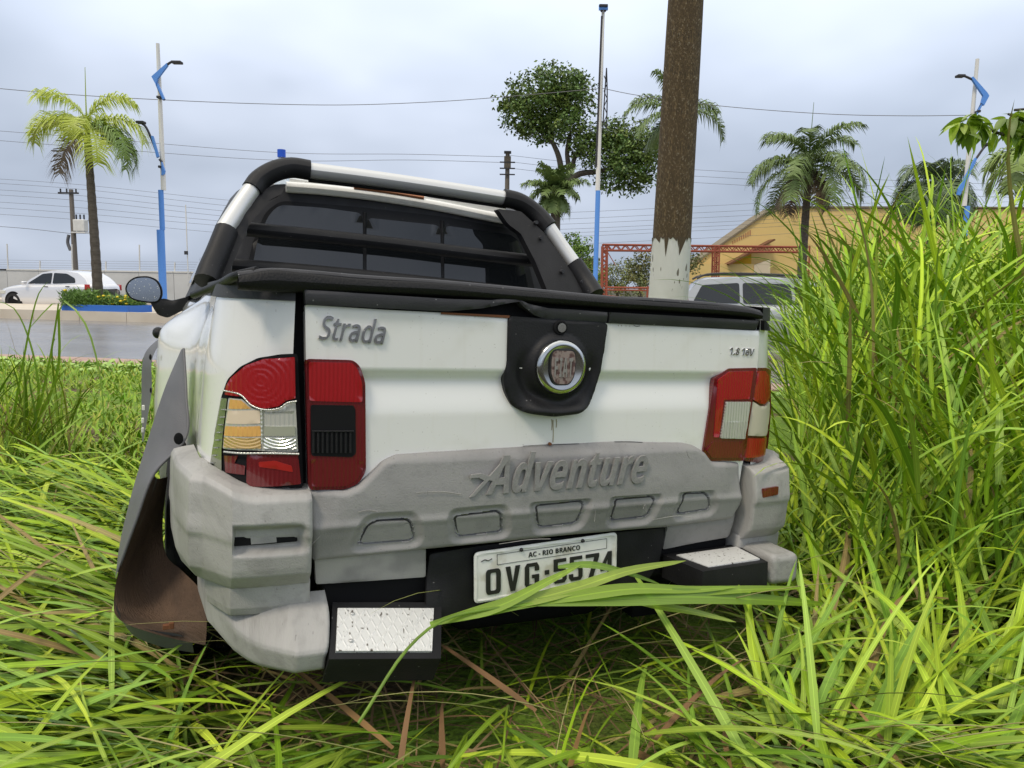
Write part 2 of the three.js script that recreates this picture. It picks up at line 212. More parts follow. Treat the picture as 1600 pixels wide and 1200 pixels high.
// one palm frond: rachis bending from up to down, two rows of leaflets
function frondGeo(len, up, droop, n, lw, ll, r) {
  const pos = [], P = []; let a = up, p = V(0, 0, 0); const N = 14; P.push(p.clone()); for (let i = 0; i < N; i++) { a -= droop / N * (0.5 + i / N); p = p.clone().add(V(Math.cos(a), Math.sin(a), 0).multiplyScalar(len / N)); P.push(p); }
  const c = new THREE.CatmullRomCurve3(P);
  for (let i = 0; i < n; i++) for (const s of [-1, 1]) { const t = 0.1 + 0.9 * (i + r()) / n, q = c.getPointAt(Math.min(t, 1)), tg = c.getTangentAt(Math.min(t, 1)); const L = ll * (0.35 + 0.65 * Math.sin(Math.PI * (0.15 + 0.75 * t))) * (0.8 + 0.4 * r()), lift = (r() - 0.35) * 0.7; const d = tg.clone().multiplyScalar(0.65).add(V(0, 0, s)).add(V(0, lift, 0)).normalize(); const m = q.clone().addScaledVector(d, L * 0.55), e = q.clone().addScaledVector(d, L).add(V(0, -L * (0.35 + 0.3 * r()), 0)); const w = tg.clone().multiplyScalar(lw / 2); for (const v of [q.clone().sub(w), q.clone().add(w), m.clone().add(w), q.clone().sub(w), m.clone().add(w), m.clone().sub(w), m.clone().sub(w), m.clone().add(w), e]) pos.push(v.x, v.y, v.z); }
  const g = new THREE.BufferGeometry(); g.setAttribute('position', new THREE.Float32BufferAttribute(pos, 3)); g.computeVertexNormals(); clean(g);
  return mergeGeometries([g, clean(tubeGeo(P, (t) => lerp(0.035, 0.008, t) * len / 2.6, 14, 5, false))]);
}
function palm(name, label, basePt, trunkH, lean, rad, mats, o) {
  const t = thing(name, label, 'palm tree', [basePt.x, basePt.y, basePt.z], 0, o.group);
  const top = V(lean, trunkH, 0), pts = [V(0, -0.1, 0), V(lean * 0.25, trunkH * 0.35, 0), V(lean * 0.6, trunkH * 0.7, 0), top];
  mesh('trunk', tubeGeo(pts, (u) => lerp(o.r0, o.r1, u) * (1 + 0.05 * Math.sin(u * 90)), 40, 10), M.bark, t);
  if (o.shaft) mesh('crown_shaft', tubeGeo([top, V(lean, trunkH + o.shaft * 0.6, 0), V(lean, trunkH + o.shaft, 0)], (u) => lerp(o.r1 * 1.1, o.r1 * 0.5, u), 8, 10), o.shaftMat || mats[0], t);
  o.fronds.forEach(([az, up, len, dr, mi], i) => { const g = frondGeo(len * rad, up, dr, o.n || 34, (o.lw || 0.06), (o.ll || 0.55), rnd); g.rotateY(az); g.translate(lean, trunkH + (o.shaft || 0) * (up > 0.9 ? 1 : 0.75), 0); mesh('frond', g, mats[mi || 0], t); });
  if (o.spear) mesh('spear_leaf', tubeGeo([V(lean, trunkH, 0), V(lean, trunkH + o.spear * 0.5, 0), V(lean + 0.03, trunkH + o.spear, 0)], (u) => lerp(0.03, 0.008, u), 6, 5), mats[0], t);
  return t;
}
const ringF = (n, up, len, dr, mi = 0, j = 0.25, off = 0) => Array.from({ length: n }, (_, i) => [off + i / n * 6.283 + rr(-j, j), up + rr(-0.12, 0.12), len * rr(0.88, 1.1), dr * rr(0.85, 1.15), mi]);
{ // ---- median: planter with palm and flowers
  const d = 22.0, b = W(168, 486, d), top = 0.245;
  const pl = thing('planter', 'low blue concrete planter on the median', 'planter', [b.x, top, b.z], -road.a * -1);
  const w = 2.1; mesh('planter_wall', join([bx(w, 0.2, 0.1, 0, 0.1, 0.5, 0.01), bx(w, 0.2, 0.1, 0, 0.1, -0.5, 0.01), bx(0.1, 0.2, 0.9, -w / 2 + 0.05, 0.1, 0), bx(0.1, 0.2, 0.9, w / 2 - 0.05, 0.1, 0)]), M.blue, pl);
  mesh('planter_soil', bx(w - 0.2, 0.14, 0.9, 0, 0.07, 0), std({ color: rgb(0.05, 0.035, 0.02), roughness: 1 }), pl);
  const shrub = (name, label, x0, x1, n, h, flowers) => { const s = thing(name, label, 'shrub', [b.x + x0, top + 0.14, b.z]); const pos = []; for (let i = 0; i < n; i++) { const c = V(rr(0, x1 - x0), rr(0, h) * rr(0.5, 1), rr(-0.42, 0.5)), dd = V(rr(-1, 1), rr(0.1, 1), rr(-1, 1)).normalize(), L = rr(0.08, 0.2), q = V(rr(-1, 1), rr(-1, 1), rr(-1, 1)).normalize().multiplyScalar(0.02); for (const v of [c.clone().sub(q), c.clone().add(q), c.clone().addScaledVector(dd, L)]) pos.push(v.x, v.y, v.z); } const g = new THREE.BufferGeometry(); g.setAttribute('position', new THREE.Float32BufferAttribute(pos, 3)); g.computeVertexNormals(); mesh('foliage', g, leafMat(0.13, 0.24, 0.04), s); const st = []; for (let k = 0; k < 5; k++) { const xx = (x1 - x0) * (k + 0.5) / 5; st.push(bar(V(xx, -0.02, 0), V(xx + rr(-0.1, 0.1), h * 0.7, rr(-0.2, 0.2)), 0.01, 5)); } for (const b_ of st) mesh('stem', b_, M.bark, s); const fm = std({ color: rgb(0.8, 0.6, 0.02), roughness: 0.6 }); for (let k = 0; k < flowers; k++) { const f = new THREE.SphereGeometry(rr(0.035, 0.06), 7, 5); f.scale(1, 0.6, 1); f.translate(rr(0, x1 - x0), rr(h * 0.25, h), rr(0.1, 0.5)); mesh('flower', f, fm, s); } };
  shrub('green_shrub', 'feathery green shrub in the blue planter', -1.1, -0.1, 3200, 0.5, 2);
  shrub('flowering_shrub', 'yellow flowering shrub in the blue planter', -0.1, 0.98, 2400, 0.34, 32);
  const py = leafMat(0.48, 0.56, 0.05, 0.4), pd = leafMat(0.2, 0.16, 0.12, 0.1), pg = leafMat(0.16, 0.25, 0.05, 0.35), b2 = W(154, 470, d);
  palm('palm_tree', 'yellow green palm growing in the blue planter', V(b2.x, top + 0.14, b2.z), W(150, 238, d).y - top - 0.14, -0.07, 1.0, [py, pg, pd], { r0: 0.145, r1: 0.1, shaft: 0.85, n: 58, lw: 0.035, ll: 0.68, spear: 2.3, shaftMat: leafMat(0.3, 0.36, 0.06, 0), fronds: [[Math.PI, 0.75, 2.0, 2.4, 0], [Math.PI + 0.35, 0.5, 1.7, 1.9, 0], [0.15, 0.75, 1.95, 2.3, 0], [-0.3, 0.35, 1.9, 2.2, 1], [0.5, 0.2, 1.9, 2.2, 1], [1.5, 0.9, 1.6, 2.6, 0], [-1.4, 0.75, 1.5, 2.8, 0], [0.05, 0.0, 1.75, 1.9, 1], [2.6, 0.9, 1.5, 2.0, 0], [-0.9, 0.1, 1.9, 2.0, 0], [Math.PI - 0.1, -0.5, 1.6, 1.0, 2], [0.3, 1.2, 1.5, 1.7, 0], [Math.PI + 0.2, 1.15, 1.5, 1.6, 0]] });
}
// ---- blue and white lamp posts
function lampPost(label, bpx, tpx, split, d, arms, opts = {}) {
  const b = W(...bpx, d), t = W(...tpx, d), base = opts.base ?? 0.245, s = W(...split, d);
  const o = thing(opts.name || 'lamp_post', label, 'lamp post', [b.x, base, b.z], 0, opts.group); const L = (x, y, dd = d) => { const p = W(x, y, dd); return V(p.x - b.x, p.y - base, 0.0 + (dd === d ? p.z - b.z : p.z - b.z)); };
  const ax = (y) => lerp(0, t.x - b.x, (y + base - b.y) / (t.y - b.y)), ps = s.y - base, pt = t.y - base;
  const c = (y0, y1, r0, r1) => { const g = new THREE.CylinderGeometry(r1, r0, y1 - y0, 14); g.translate((ax(y0) + ax(y1)) / 2, (y0 + y1) / 2, 0); return g; };
  const pk = opts.step ?? 1.55; mesh('lower_post', join([c(0, pk, 0.11, 0.11), c(pk, ps, 0.075, 0.075), c(0, 0.05, 0.2, 0.2)]), M.bluePost, o); mesh('upper_post', c(ps, pt, 0.072, 0.05), M.pale, o);
  for (const a of arms) { const sh = a.wing.map(([x, y]) => L(x, y)); const S = new THREE.Shape(sh.map((p) => new THREE.Vector2(p.x, p.y))); const g = new THREE.ExtrudeGeometry(S, { depth: 0.08, bevelEnabled: false }); g.translate(0, 0, a.z ?? 0.08); const w = mesh('arm_panel', g, M.bluePost, o); mesh('arm_tube', tubeGeo(a.tube.map(([x, y]) => { const p = L(x, y); return V(p.x, p.y, (a.z ?? 0.08) + 0.04); }), 0.035, 14, 8), M.trim, w); const h = L(...a.head); mesh('lamp_head', bx(a.hw || 0.5, 0.07, 0.2, h.x, h.y, (a.z ?? 0.08) + 0.04, 0.02), M.trim, w); }
  if (opts.extra) opts.extra(o, L); return o;
}
lampPost('white and blue lamp post with bent arms beside the blue planter', [254, 486], [250, 68], [253, 297], 22.6, [
  { wing: [[241, 122], [265, 101], [266, 105], [250, 126], [248, 135]], tube: [[265, 103], [272, 99], [284, 100]], head: [280, 100], hw: 0.28, z: 0.1 },
  { wing: [[247, 134], [250, 132], [261, 157], [258, 158]], tube: [[248, 134], [254, 148], [260, 158]], head: [252, 154], hw: 0.1 },
  { wing: [[240, 214], [243, 214], [252, 246], [249, 248]], tube: [[223, 193], [230, 198], [240, 218], [250, 245]], head: [224, 193], hw: 0.22, z: 0.1 },
  { wing: [[256, 254], [261, 268], [260, 273], [256, 275]], tube: [[252, 250], [256, 254]], head: [254, 262], hw: 0.08 }], { step: 2.4 });
lampPost('tall white and blue mast with a floodlight and a rusty lattice', [929, 485], [942, 18], [935, 298], 24, [
  { wing: [[935, 10], [949, 10], [949, 18], [935, 18]], tube: [[938, 20], [942, 17], [946, 20]], head: [942, 12], hw: 0.26 }], { name: 'light_mast', step: 0.9, extra: (o, L) => {
  const g = []; const a = [[941, 205], [944, 150], [947, 108]], b = [[947, 200], [948, 150], [947, 110]]; g.push(tubeGeo(a.map((p) => L(...p)).map((p) => V(p.x, p.y, 0.12)), 0.02, 8, 5), tubeGeo(b.map((p) => L(...p)).map((p) => V(p.x, p.y, 0.12)), 0.02, 8, 5)); for (let k = 0; k < 7; k++) { const y = 120 + k * 12; const p = L(943 + (k % 2) * 5, y), q = L(948 - (k % 2) * 5, y + 12); g.push(bar(V(p.x, p.y, 0.12), V(q.x, q.y, 0.12), 0.015, 5)); } mesh('lattice', join(g), M.trim, o); const q = L(940, 70), r = L(940, 26); mesh('conduit', bar(V(q.x - 0.06, q.y - 3.6, 0.05), V(r.x, r.y, 0.05), 0.03, 6), M.trim, o); } });
lampPost('white and blue lamp post with bent arms behind the tall grass', [1499, 490], [1524, 92], [1510, 322], 23, [
  { wing: [[1512, 124], [1515, 122], [1537, 147], [1540, 152], [1532, 167], [1528, 163], [1531, 152]], tube: [[1492, 121], [1502, 121], [1514, 126]], head: [1496, 121], hw: 0.22, z: 0.1 },
  { wing: [[1529, 163], [1533, 160], [1523, 180], [1519, 182]], tube: [[1530, 163], [1526, 172], [1520, 181]], head: [1524, 176], hw: 0.08 },
  { wing: [[1521, 250], [1519, 248], [1493, 296], [1491, 305], [1495, 306], [1505, 285]], tube: [[1542, 227], [1536, 229], [1520, 250]], head: [1539, 227], hw: 0.2, z: 0.1 }], { step: 1.2 });
{ // ---- big concrete utility pole behind the truck, whitewashed at the foot
  const d = 7.6, b = W(1036, 600, d), m = W(1043, 372, d), t = W(1081, -160, d); const h = t.y; const o = thing('utility_pole', 'weathered brown concrete utility pole with whitewashed base', 'utility pole', [b.x, 0, b.z]);
  const f = (y0, y1, r0, r1, mat, nm) => { const bb = (y) => (t.x - b.x) * (y - b.y) / (t.y - b.y); const rows = []; for (let j = 0; j <= 24; j++) { const y = lerp(y0, y1, j / 24), r = lerp(r0, r1, j / 24), row = []; for (let i = 0; i <= 24; i++) { const a = i / 24 * Math.PI * 2, n = 1 + 0.012 * (fbm(Math.cos(a) * 3 + 5, Math.sin(a) * 3 + 5, y * 6, 3) - 0.5); row.push(V(bb(y) + r * n * Math.cos(a), y, -r * n * Math.sin(a))); } rows.push(row); } mesh(nm, loft(rows, 1, 1), mat, o); };
  const moss = std({ roughness: 0.95, bumpMap: grainT, bumpScale: 0.01, map: colTex(512, (u, v) => { const n = fbm(u * 10, v * 3, 5, 5, 1), k = fbm(u * 40, v * 6, 8, 5, 2), f = fbm(u * 90, v * 60, 3, 3, 30); let c = mixc([0.08, 0.053, 0.027], [0.28, 0.19, 0.095], sstep(0.25, 0.75, 0.6 * n + 0.4 * f)); c = mixc(c, [0.022, 0.018, 0.013], 0.85 * sstep(0.48, 0.62, k)); return mixc(c, [0.3, 0.28, 0.23], 0.5 * sstep(0.68, 0.8, f)); }, 1) });
  const lime = std({ roughness: 0.9, bumpMap: grainT, bumpScale: 0.008, map: colTex(512, (u, v) => { const k = fbm(u * 20, v * 6, 18, 4, 6); let c = mixc([0.66, 0.65, 0.62], [0.74, 0.735, 0.71], fbm(u * 5, v * 5, 8, 4, 5)); return mixc(c, [0.12, 0.1, 0.07], 0.9 * sstep(0.69, 0.74, k)); }, 1) });
  const ym = m.y; f(0, ym, 0.205, 0.19, lime, 'whitewashed_base'); f(ym, h, 0.187, 0.158, moss, 'pole_shaft');
  { const pos = []; const bb = (y) => (t.x - b.x) * (y - b.y) / (t.y - b.y); for (let i = 0, a0 = 0, a1 = 0; a1 < Math.PI * 2; i++) { a0 = a1 - (i ? rr(0, 0.05) : 0); a1 = a0 + rr(0.08, 0.5); const am = lerp(a0, a1, rr(0.1, 0.9)), hh = rnd() < 0.3 ? rr(0.08, 0.2) : rr(0.005, 0.06), R = 0.194; for (const [a, y] of [[a0, ym], [a1, ym], [am, ym - hh]]) pos.push(bb(y) + R * Math.cos(a), y, -R * Math.sin(a)); } const g = new THREE.BufferGeometry(); g.setAttribute('position', new THREE.Float32BufferAttribute(pos, 3)); g.computeVertexNormals(); mesh('peeling_edge', g, std({ color: rgb(0.07, 0.05, 0.03), roughness: 1 }), o); }
}
// ---- far utility poles
function farPole(label, bpx, topY, d, extras) { const b = W(bpx, 440, d), t = W(bpx - 1, topY, d), o = thing('power_pole', label, 'power pole', [b.x, 0, b.z]); const g = new THREE.CylinderGeometry(0.13, 0.19, t.y, 10); g.translate(0, t.y / 2, 0); mesh('shaft', g, std({ color: rgb(0.16, 0.14, 0.12), roughness: 0.95 }), o); extras(o, t.y); return o; }
farPole('dark power pole with a grey transformer behind the silver hatchback', 119, 296, 50, (o, h) => { mesh('crossarm', bx(1.3, 0.1, 0.12, -0.1, h - 0.25, 0.15), M.trim, o); for (const x of [-0.6, -0.2, 0.4]) mesh('insulator', bar(V(x, h - 0.2, 0.15), V(x, h + 0.02, 0.15), 0.05, 8), M.trim, o); const tr = mesh('transformer', join([bx(0.75, 0.75, 0.5, 0.55, h - 2.3, 0.1, 0.05), bx(0.9, 0.08, 0.5, 0.5, h - 2.75, 0.1)]), M.pale, o); for (const x of [0.3, 0.55, 0.8]) mesh('bushing', bar(V(x, h - 1.9, 0.1), V(x, h - 1.6, 0.1), 0.05, 8), M.trim, tr); mesh('cable_bundle', tubeGeo([V(-0.25, h - 2.9, 0.1), V(-0.35, h - 3.4, 0.1), V(-0.2, h - 3.9, 0.1)], 0.1, 10, 7), M.wire, o); });
farPole('short weathered power pole seen above the cab roof', 790, 238, 46, (o, h) => { mesh('crossarm', bx(0.4, 0.7, 0.25, 0, h - 0.6, 0.1), M.bark, o); mesh('cap', bx(0.42, 0.1, 0.42, 0, h, 0), M.trim, o); for (const y of [0.6, 0.95, 1.3]) mesh('insulator', bx(0.9, 0.07, 0.07, 0, h - y, 0.2), M.trim, o); });
// ---- overhead wires
{
  const wire = (pts, label, r = 0.012) => { const p = pts.map(([x, y, d]) => W(x, y, d)); const m = mesh('overhead_wire', tubeGeo(p, r * 0.62, 40, 5, false), M.wire, scene); tag(m, label, 'wire', 'overhead wires'); };
  wire([[-60, 133, 23], [100, 147, 23], [253, 156, 22.7], [400, 162, 23], [540, 164, 23.5], [680, 159, 24], [780, 152, 24.5], [942, 138, 24]], 'single cable running from the planter lamp post to the light mast', 0.016);
  wire([[942, 138, 24], [985, 147, 24], [1110, 164, 24], [1290, 178, 23.5], [1420, 181, 23.3], [1518, 180, 23]], 'single cable running from the light mast to the grass lamp post', 0.016);
  const tops = [[203, 243], [218, 252]]; for (const [a, b] of tops) wire([[-60, a - 3, 46], [160, a + 14, 46], [450, (a + b) / 2 + 16, 46], [640, b - 2, 46], [790, b + 2, 46]], 'upper power line ending at the short weathered pole', 0.02);
  for (const y of [242, 252, 262]) wire([[790, y, 46], [900, y + 12, 46], [1100, y + 24, 46], [1400, y + 40, 46], [1700, y + 50, 46]], 'power line running right from the short weathered pole', 0.016);
  for (const [a, b] of [[280, 312], [287, 322], [297, 330], [305, 338], [316, 344], [325, 350], [335, 362]]) wire([[-60, a - 4, 50], [119, a + 8, 50], [400, lerp(a, b, 0.7) + 14, 51], [760, b + 22, 52], [1100, b + 10, 52], [1450, b - 10, 52]], 'low power line strung behind the pole with the transformer', 0.016);
  wire([[-60, 350, 50], [40, 357, 50], [112, 365, 50]], 'slack cable hanging to the pole with the transformer', 0.025);
}
{ // ---- far wall on the left with posts
  const a = W(-80, 470, 48), b = W(330, 476, 44), L = Math.hypot(b.x - a.x, b.z - a.z), ang = Math.atan2(-(b.z - a.z), b.x - a.x);
  const w = thing('boundary_wall', 'long pale boundary wall behind the silver hatchback', 'wall', [(a.x + b.x) / 2, 0, (a.z + b.z) / 2], ang);
  const wm = std({ roughness: 0.9, map: colTex(256, (u, v) => mixc([0.5, 0.5, 0.49], [0.62, 0.62, 0.61], fbm(u * 8, v * 8, 3, 4, 8)), 0.3) });
  const h = 1.65; for (let k = 0; k < 8; k++) { const x0 = -L / 2 + k * L / 8; mesh('wall_panel', bx(L / 8 - 0.03, h, 0.2, x0 + L / 16, h / 2, 0), wm, w); mesh('wall_coping', bx(L / 8 - 0.03, 0.08, 0.28, x0 + L / 16, h + 0.04, 0), k < 2 ? M.trim : M.pale, w); mesh('fence_post', bar(V(x0, h, 0), V(x0 + 0.05, h + (k % 2 ? 0.6 : 1.6), 0), 0.04, 6), M.pale, w); }
  for (let k = 0; k < 4; k++) mesh('fence_wire', bar(V(-L / 2, h + 0.2 + k * 0.14, 0), V(L / 2, h + 0.2 + k * 0.14, 0), 0.006, 4), M.wire, w);
  const p = W(290, 320, 44), q = W(288, 395, 44); const o = thing('thin_post', 'thin grey post with a small box behind the cab', 'post', [p.x, 0, p.z]); mesh('shaft', bar(V(0, 0, 0), V(0, p.y, 0), 0.03, 6), M.pale, o); mesh('box', bx(0.16, 0.2, 0.16, -0.05, q.y, 0.05), M.trim, o);
}
// ---- cars
function car(name, label, o) {
  const c = thing(name, label, 'car', o.pos, o.turn); const paint = phy({ color: rgb(...o.color), roughness: 0.3, metalness: 0.5, clearcoat: 0.8, clearcoatRoughness: 0.1 }); const hw = o.hw;
  // cross-sections along the length: [x, sill, belt, half width]
  const body = o.secs.map(([x, lo, hi, w]) => [[-w * 0.94, lo], [-w, lo + 0.15], [-w * 1.0, lerp(lo, hi, 0.6)], [-w * 0.93, hi], [0, hi + 0.02], [w * 0.93, hi], [w, lerp(lo, hi, 0.6)], [w, lo + 0.15], [w * 0.94, lo]].map(([z, y]) => V(x, y, z)));
  if (o.scale) c.scale.setScalar(o.scale); mesh('body', loft(body, 3, 3), paint, c);
  const roofW = hw * 0.74, beltW = hw * 0.92; const gh = o.house.map(([x, y]) => [[-lerp(beltW, roofW, (y - o.belt) / (o.roof - o.belt)), y]]);
  const prof = o.house, rows = []; for (const k of [-1, -0.9, 0, 0.9, 1]) rows.push(prof.map(([x, y]) => V(x, y + (Math.abs(k) === 1 ? -0.02 : k ? 0 : 0.02), k * lerp(beltW, roofW, clamp((y - o.belt) / (o.roof - o.belt), 0, 1)))));
  mesh('roof_shell', loft(rows, 3, 3), paint, c);
  for (const s of [-1, 1]) { mesh('cab_side', (() => { const sh = new THREE.Shape(prof.map(([x, y]) => new THREE.Vector2(x, y))); const g = new THREE.ShapeGeometry(sh, 2); const p = g.attributes.position; for (let i = 0; i < p.count; i++) p.setZ(i, s * lerp(beltW, roofW, clamp((p.getY(i) - o.belt) / (o.roof - o.belt), 0, 1))); g.computeVertexNormals(); return g; })(), paint, c);
    for (const w of o.wins) { const sh = new THREE.Shape(roundPoly(w, 0.05).map(([x, y]) => new THREE.Vector2(x, y))); const g = new THREE.ShapeGeometry(sh, 2); const p = g.attributes.position; for (let i = 0; i < p.count; i++) p.setZ(i, s * (0.012 + lerp(beltW, roofW, clamp((p.getY(i) - o.belt) / (o.roof - o.belt), 0, 1)))); g.computeVertexNormals(); mesh('side_window', g, M.glass, c); }
    for (const x of o.wheels) { const t = new THREE.LatheGeometry([[0.2, -0.1], [0.29, -0.1], [0.315, -0.06], [0.315, 0.06], [0.29, 0.1], [0.2, 0.1]].map((p) => new THREE.Vector2(...p)), 26); t.rotateX(Math.PI / 2); t.translate(x, 0.315, s * (hw - 0.08)); const wh = mesh('tyre', t, M.rubber, c); const sp = [new THREE.CylinderGeometry(0.2, 0.2, 0.12, 24).rotateX(Math.PI / 2)]; for (let k = 0; k < 7; k++) { const b = bx(0.05, 0.17, 0.16, 0, 0.1, 0); b.rotateZ(k / 7 * 6.283); sp.push(b); } const r = join(sp); r.translate(x, 0.315, s * (hw - 0.08)); mesh('rim', r, M.silver, wh); const arch = new THREE.CylinderGeometry(0.36, 0.36, 0.1, 26).rotateX(Math.PI / 2); arch.translate(x, 0.33, s * (hw - 0.045)); mesh('wheel_arch', arch, M.soot, c); }
    for (const [x, y] of o.handles) mesh('door_handle', bx(0.16, 0.03, 0.03, x, y, s * (hw + 0.005), 0.01), o.handleMat || M.trim, c);
    mesh('door_mirror', bx(0.12, 0.12, 0.2, o.mirror[0], o.mirror[1], s * (hw + 0.08), 0.04), o.mirrorMat || paint, c);
    for (const l of o.lights) mesh('tail_lamp', bx(l[2], l[3], 0.06, l[0], l[1], s * (hw - 0.03), 0.02), l[4], c);
  }
  if (o.rails) for (const s of [-1, 1]) mesh('roof_rail', tubeGeo(o.rails.map(([x, y]) => V(x, y, s * roofW * 0.92)), 0.02, 20, 8), M.trim, c);
  return c;
}
{
  const p = W(97, 470, 28.4);
  car('hatchback_car', 'silver hatchback driving on the far side of the median', { pos: [p.x, 0.0, p.z], turn: road.a, color: [0.72, 0.72, 0.74], hw: 0.86, belt: 0.92, roof: 1.46, secs: [[-1.98, 0.35, 0.62, 0.62], [-1.8, 0.22, 0.76, 0.8], [-1.2, 0.2, 0.88, 0.86], [-0.4, 0.2, 0.93, 0.87], [0.8, 0.2, 0.96, 0.87], [1.6, 0.24, 0.98, 0.84], [1.88, 0.3, 0.95, 0.74], [1.95, 0.4, 0.8, 0.66]], house: [[-1.0, 0.88], [-0.6, 1.16], [-0.2, 1.38], [0.2, 1.46], [0.8, 1.46], [1.3, 1.38], [1.62, 1.18], [1.78, 0.95]], wins: [[[-0.72, 0.98], [-0.15, 1.34], [0.25, 1.38], [0.25, 0.99]], [[0.32, 0.99], [0.32, 1.38], [0.85, 1.36], [1.2, 1.2], [1.25, 1.03]]], wheels: [-1.28, 1.2], handles: [[0.12, 0.88], [1.0, 0.9]], mirror: [-0.72, 1.0], lights: [[1.78, 0.88, 0.2, 0.22, M.red], [-1.78, 0.66, 0.3, 0.12, M.clear]] });
  const q = W(1228, 520, 13.0);
  car('estate_car', 'silver estate car with roof rails parked behind the tall grass', { pos: [q.x, 0.0, q.z], turn: -0.16, scale: 0.9, color: [0.42, 0.43, 0.44], hw: 0.86, belt: 0.98, roof: 1.52, secs: [[-2.1, 0.4, 0.9, 0.72], [-2.02, 0.26, 1.0, 0.8], [-1.4, 0.22, 1.02, 0.86], [0.4, 0.22, 1.0, 0.87], [1.0, 0.22, 0.94, 0.86], [1.7, 0.24, 0.82, 0.82], [2.1, 0.3, 0.68, 0.66]], house: [[-2.02, 0.98], [-1.9, 1.25], [-1.7, 1.47], [-1.2, 1.52], [0.0, 1.52], [0.45, 1.42], [0.85, 1.2], [1.25, 0.94]], wins: [[[-1.82, 1.06], [-1.66, 1.38], [-1.0, 1.43], [-0.98, 1.06]], [[-0.92, 1.06], [-0.94, 1.43], [-0.1, 1.42], [-0.06, 1.05]], [[0.0, 1.05], [-0.04, 1.42], [0.35, 1.36], [0.86, 1.04]]], wheels: [-1.3, 1.3], handles: [[-0.8, 0.92], [0.12, 0.9]], mirror: [0.78, 1.06], lights: [[-1.98, 0.98, 0.16, 0.3, M.red], [1.9, 0.66, 0.3, 0.14, M.clear]], rails: [[-1.75, 1.5], [-1.6, 1.57], [-0.4, 1.59], [0.05, 1.56], [0.15, 1.52]] });
}
{ // ---- yellow warehouse
  const d = 58, P = (x, y) => W(x, y, d), base = P(1400, 455); const o = thing('warehouse', 'yellow warehouse with a long sloping gable', 'building', [base.x, 0, base.z]); const l = (x, y) => { const p = P(x, y); return [p.x - base.x, p.y]; };
  const tan = std({ roughness: 0.9, map: colTex(256, (u, v) => mixc([0.68, 0.48, 0.17], [0.78, 0.58, 0.24], fbm(u * 6, v * 6, 3, 4, 6)), 0.08) }), yel = std({ color: rgb(0.62, 0.36, 0.01), roughness: 0.8 }), cream = std({ color: rgb(0.66, 0.56, 0.4), roughness: 0.9 });
  const ext = (pts, depth, z) => { const s = new THREE.Shape(pts.map((p) => new THREE.Vector2(...p))); const g = new THREE.ExtrudeGeometry(s, { depth, bevelEnabled: false }); g.translate(0, 0, z); return g; };
  const bot = (x) => [l(x, 440)[0], 0];
  mesh('gable_wall', ext([bot(1040), l(1040, 436), l(1086, 413), l(1192, 338), l(1214, 325), l(1900, 328), bot(1900)], 3, -3), tan, o);
  mesh('roof_edge', ext([l(1084, 414), l(1191, 338), l(1214, 324.5), l(1900, 327), l(1900, 324.5), l(1213, 322), l(1190, 335.5), l(1083, 411)], 3.3, -3.15), std({ color: rgb(0.2, 0.16, 0.1), roughness: 0.8 }), o);
  mesh('lower_wall', ext([bot(1020), l(1020, 413), l(1172, 413), bot(1172)], 0.4, 0.5), tan, o);
  mesh('yellow_panel', ext([l(1132, 413), l(1172, 391), l(1172, 413)], 0.3, 0.02), yel, o);
  mesh('side_wall', ext([bot(1172), l(1172, 415), l(1197, 406), bot(1197)], 0.5, 0.5), cream, o);
  mesh('canopy', ext([l(1130, 413), l(1200, 375), l(1202, 377), l(1132, 415)], 1.4, 0.04), std({ color: rgb(0.16, 0.07, 0.03), roughness: 0.9 }), o);
  // faded red painted letters running up the gable, no longer readable
  for (let k = 0; k < 9; k++) { const x = 1144 + k * 3.4, y = 381 - k * 1.6, hh = 4 + k * 0.5; mesh('faded_letter', ext([l(x, y), l(x + 1.6, y - 0.8), l(x + 1.6, y - 0.8 - hh), l(x, y - hh)], 0.03, 0.01), std({ color: rgb(0.42, 0.2, 0.1), roughness: 0.9 }), o); }
  const br = W(905, 430, 50); const h2 = thing('small_house', 'small yellow house partly hidden by the small green tree', 'house', [br.x, 0, br.z]); mesh('wall', bx(1.9, 2.9, 3, 0, 1.45, 0), tan, h2); mesh('roof', bx(2.3, 0.16, 3.4, 0, 2.98, 0), std({ color: rgb(0.2, 0.13, 0.08), roughness: 0.9 }), h2);
}
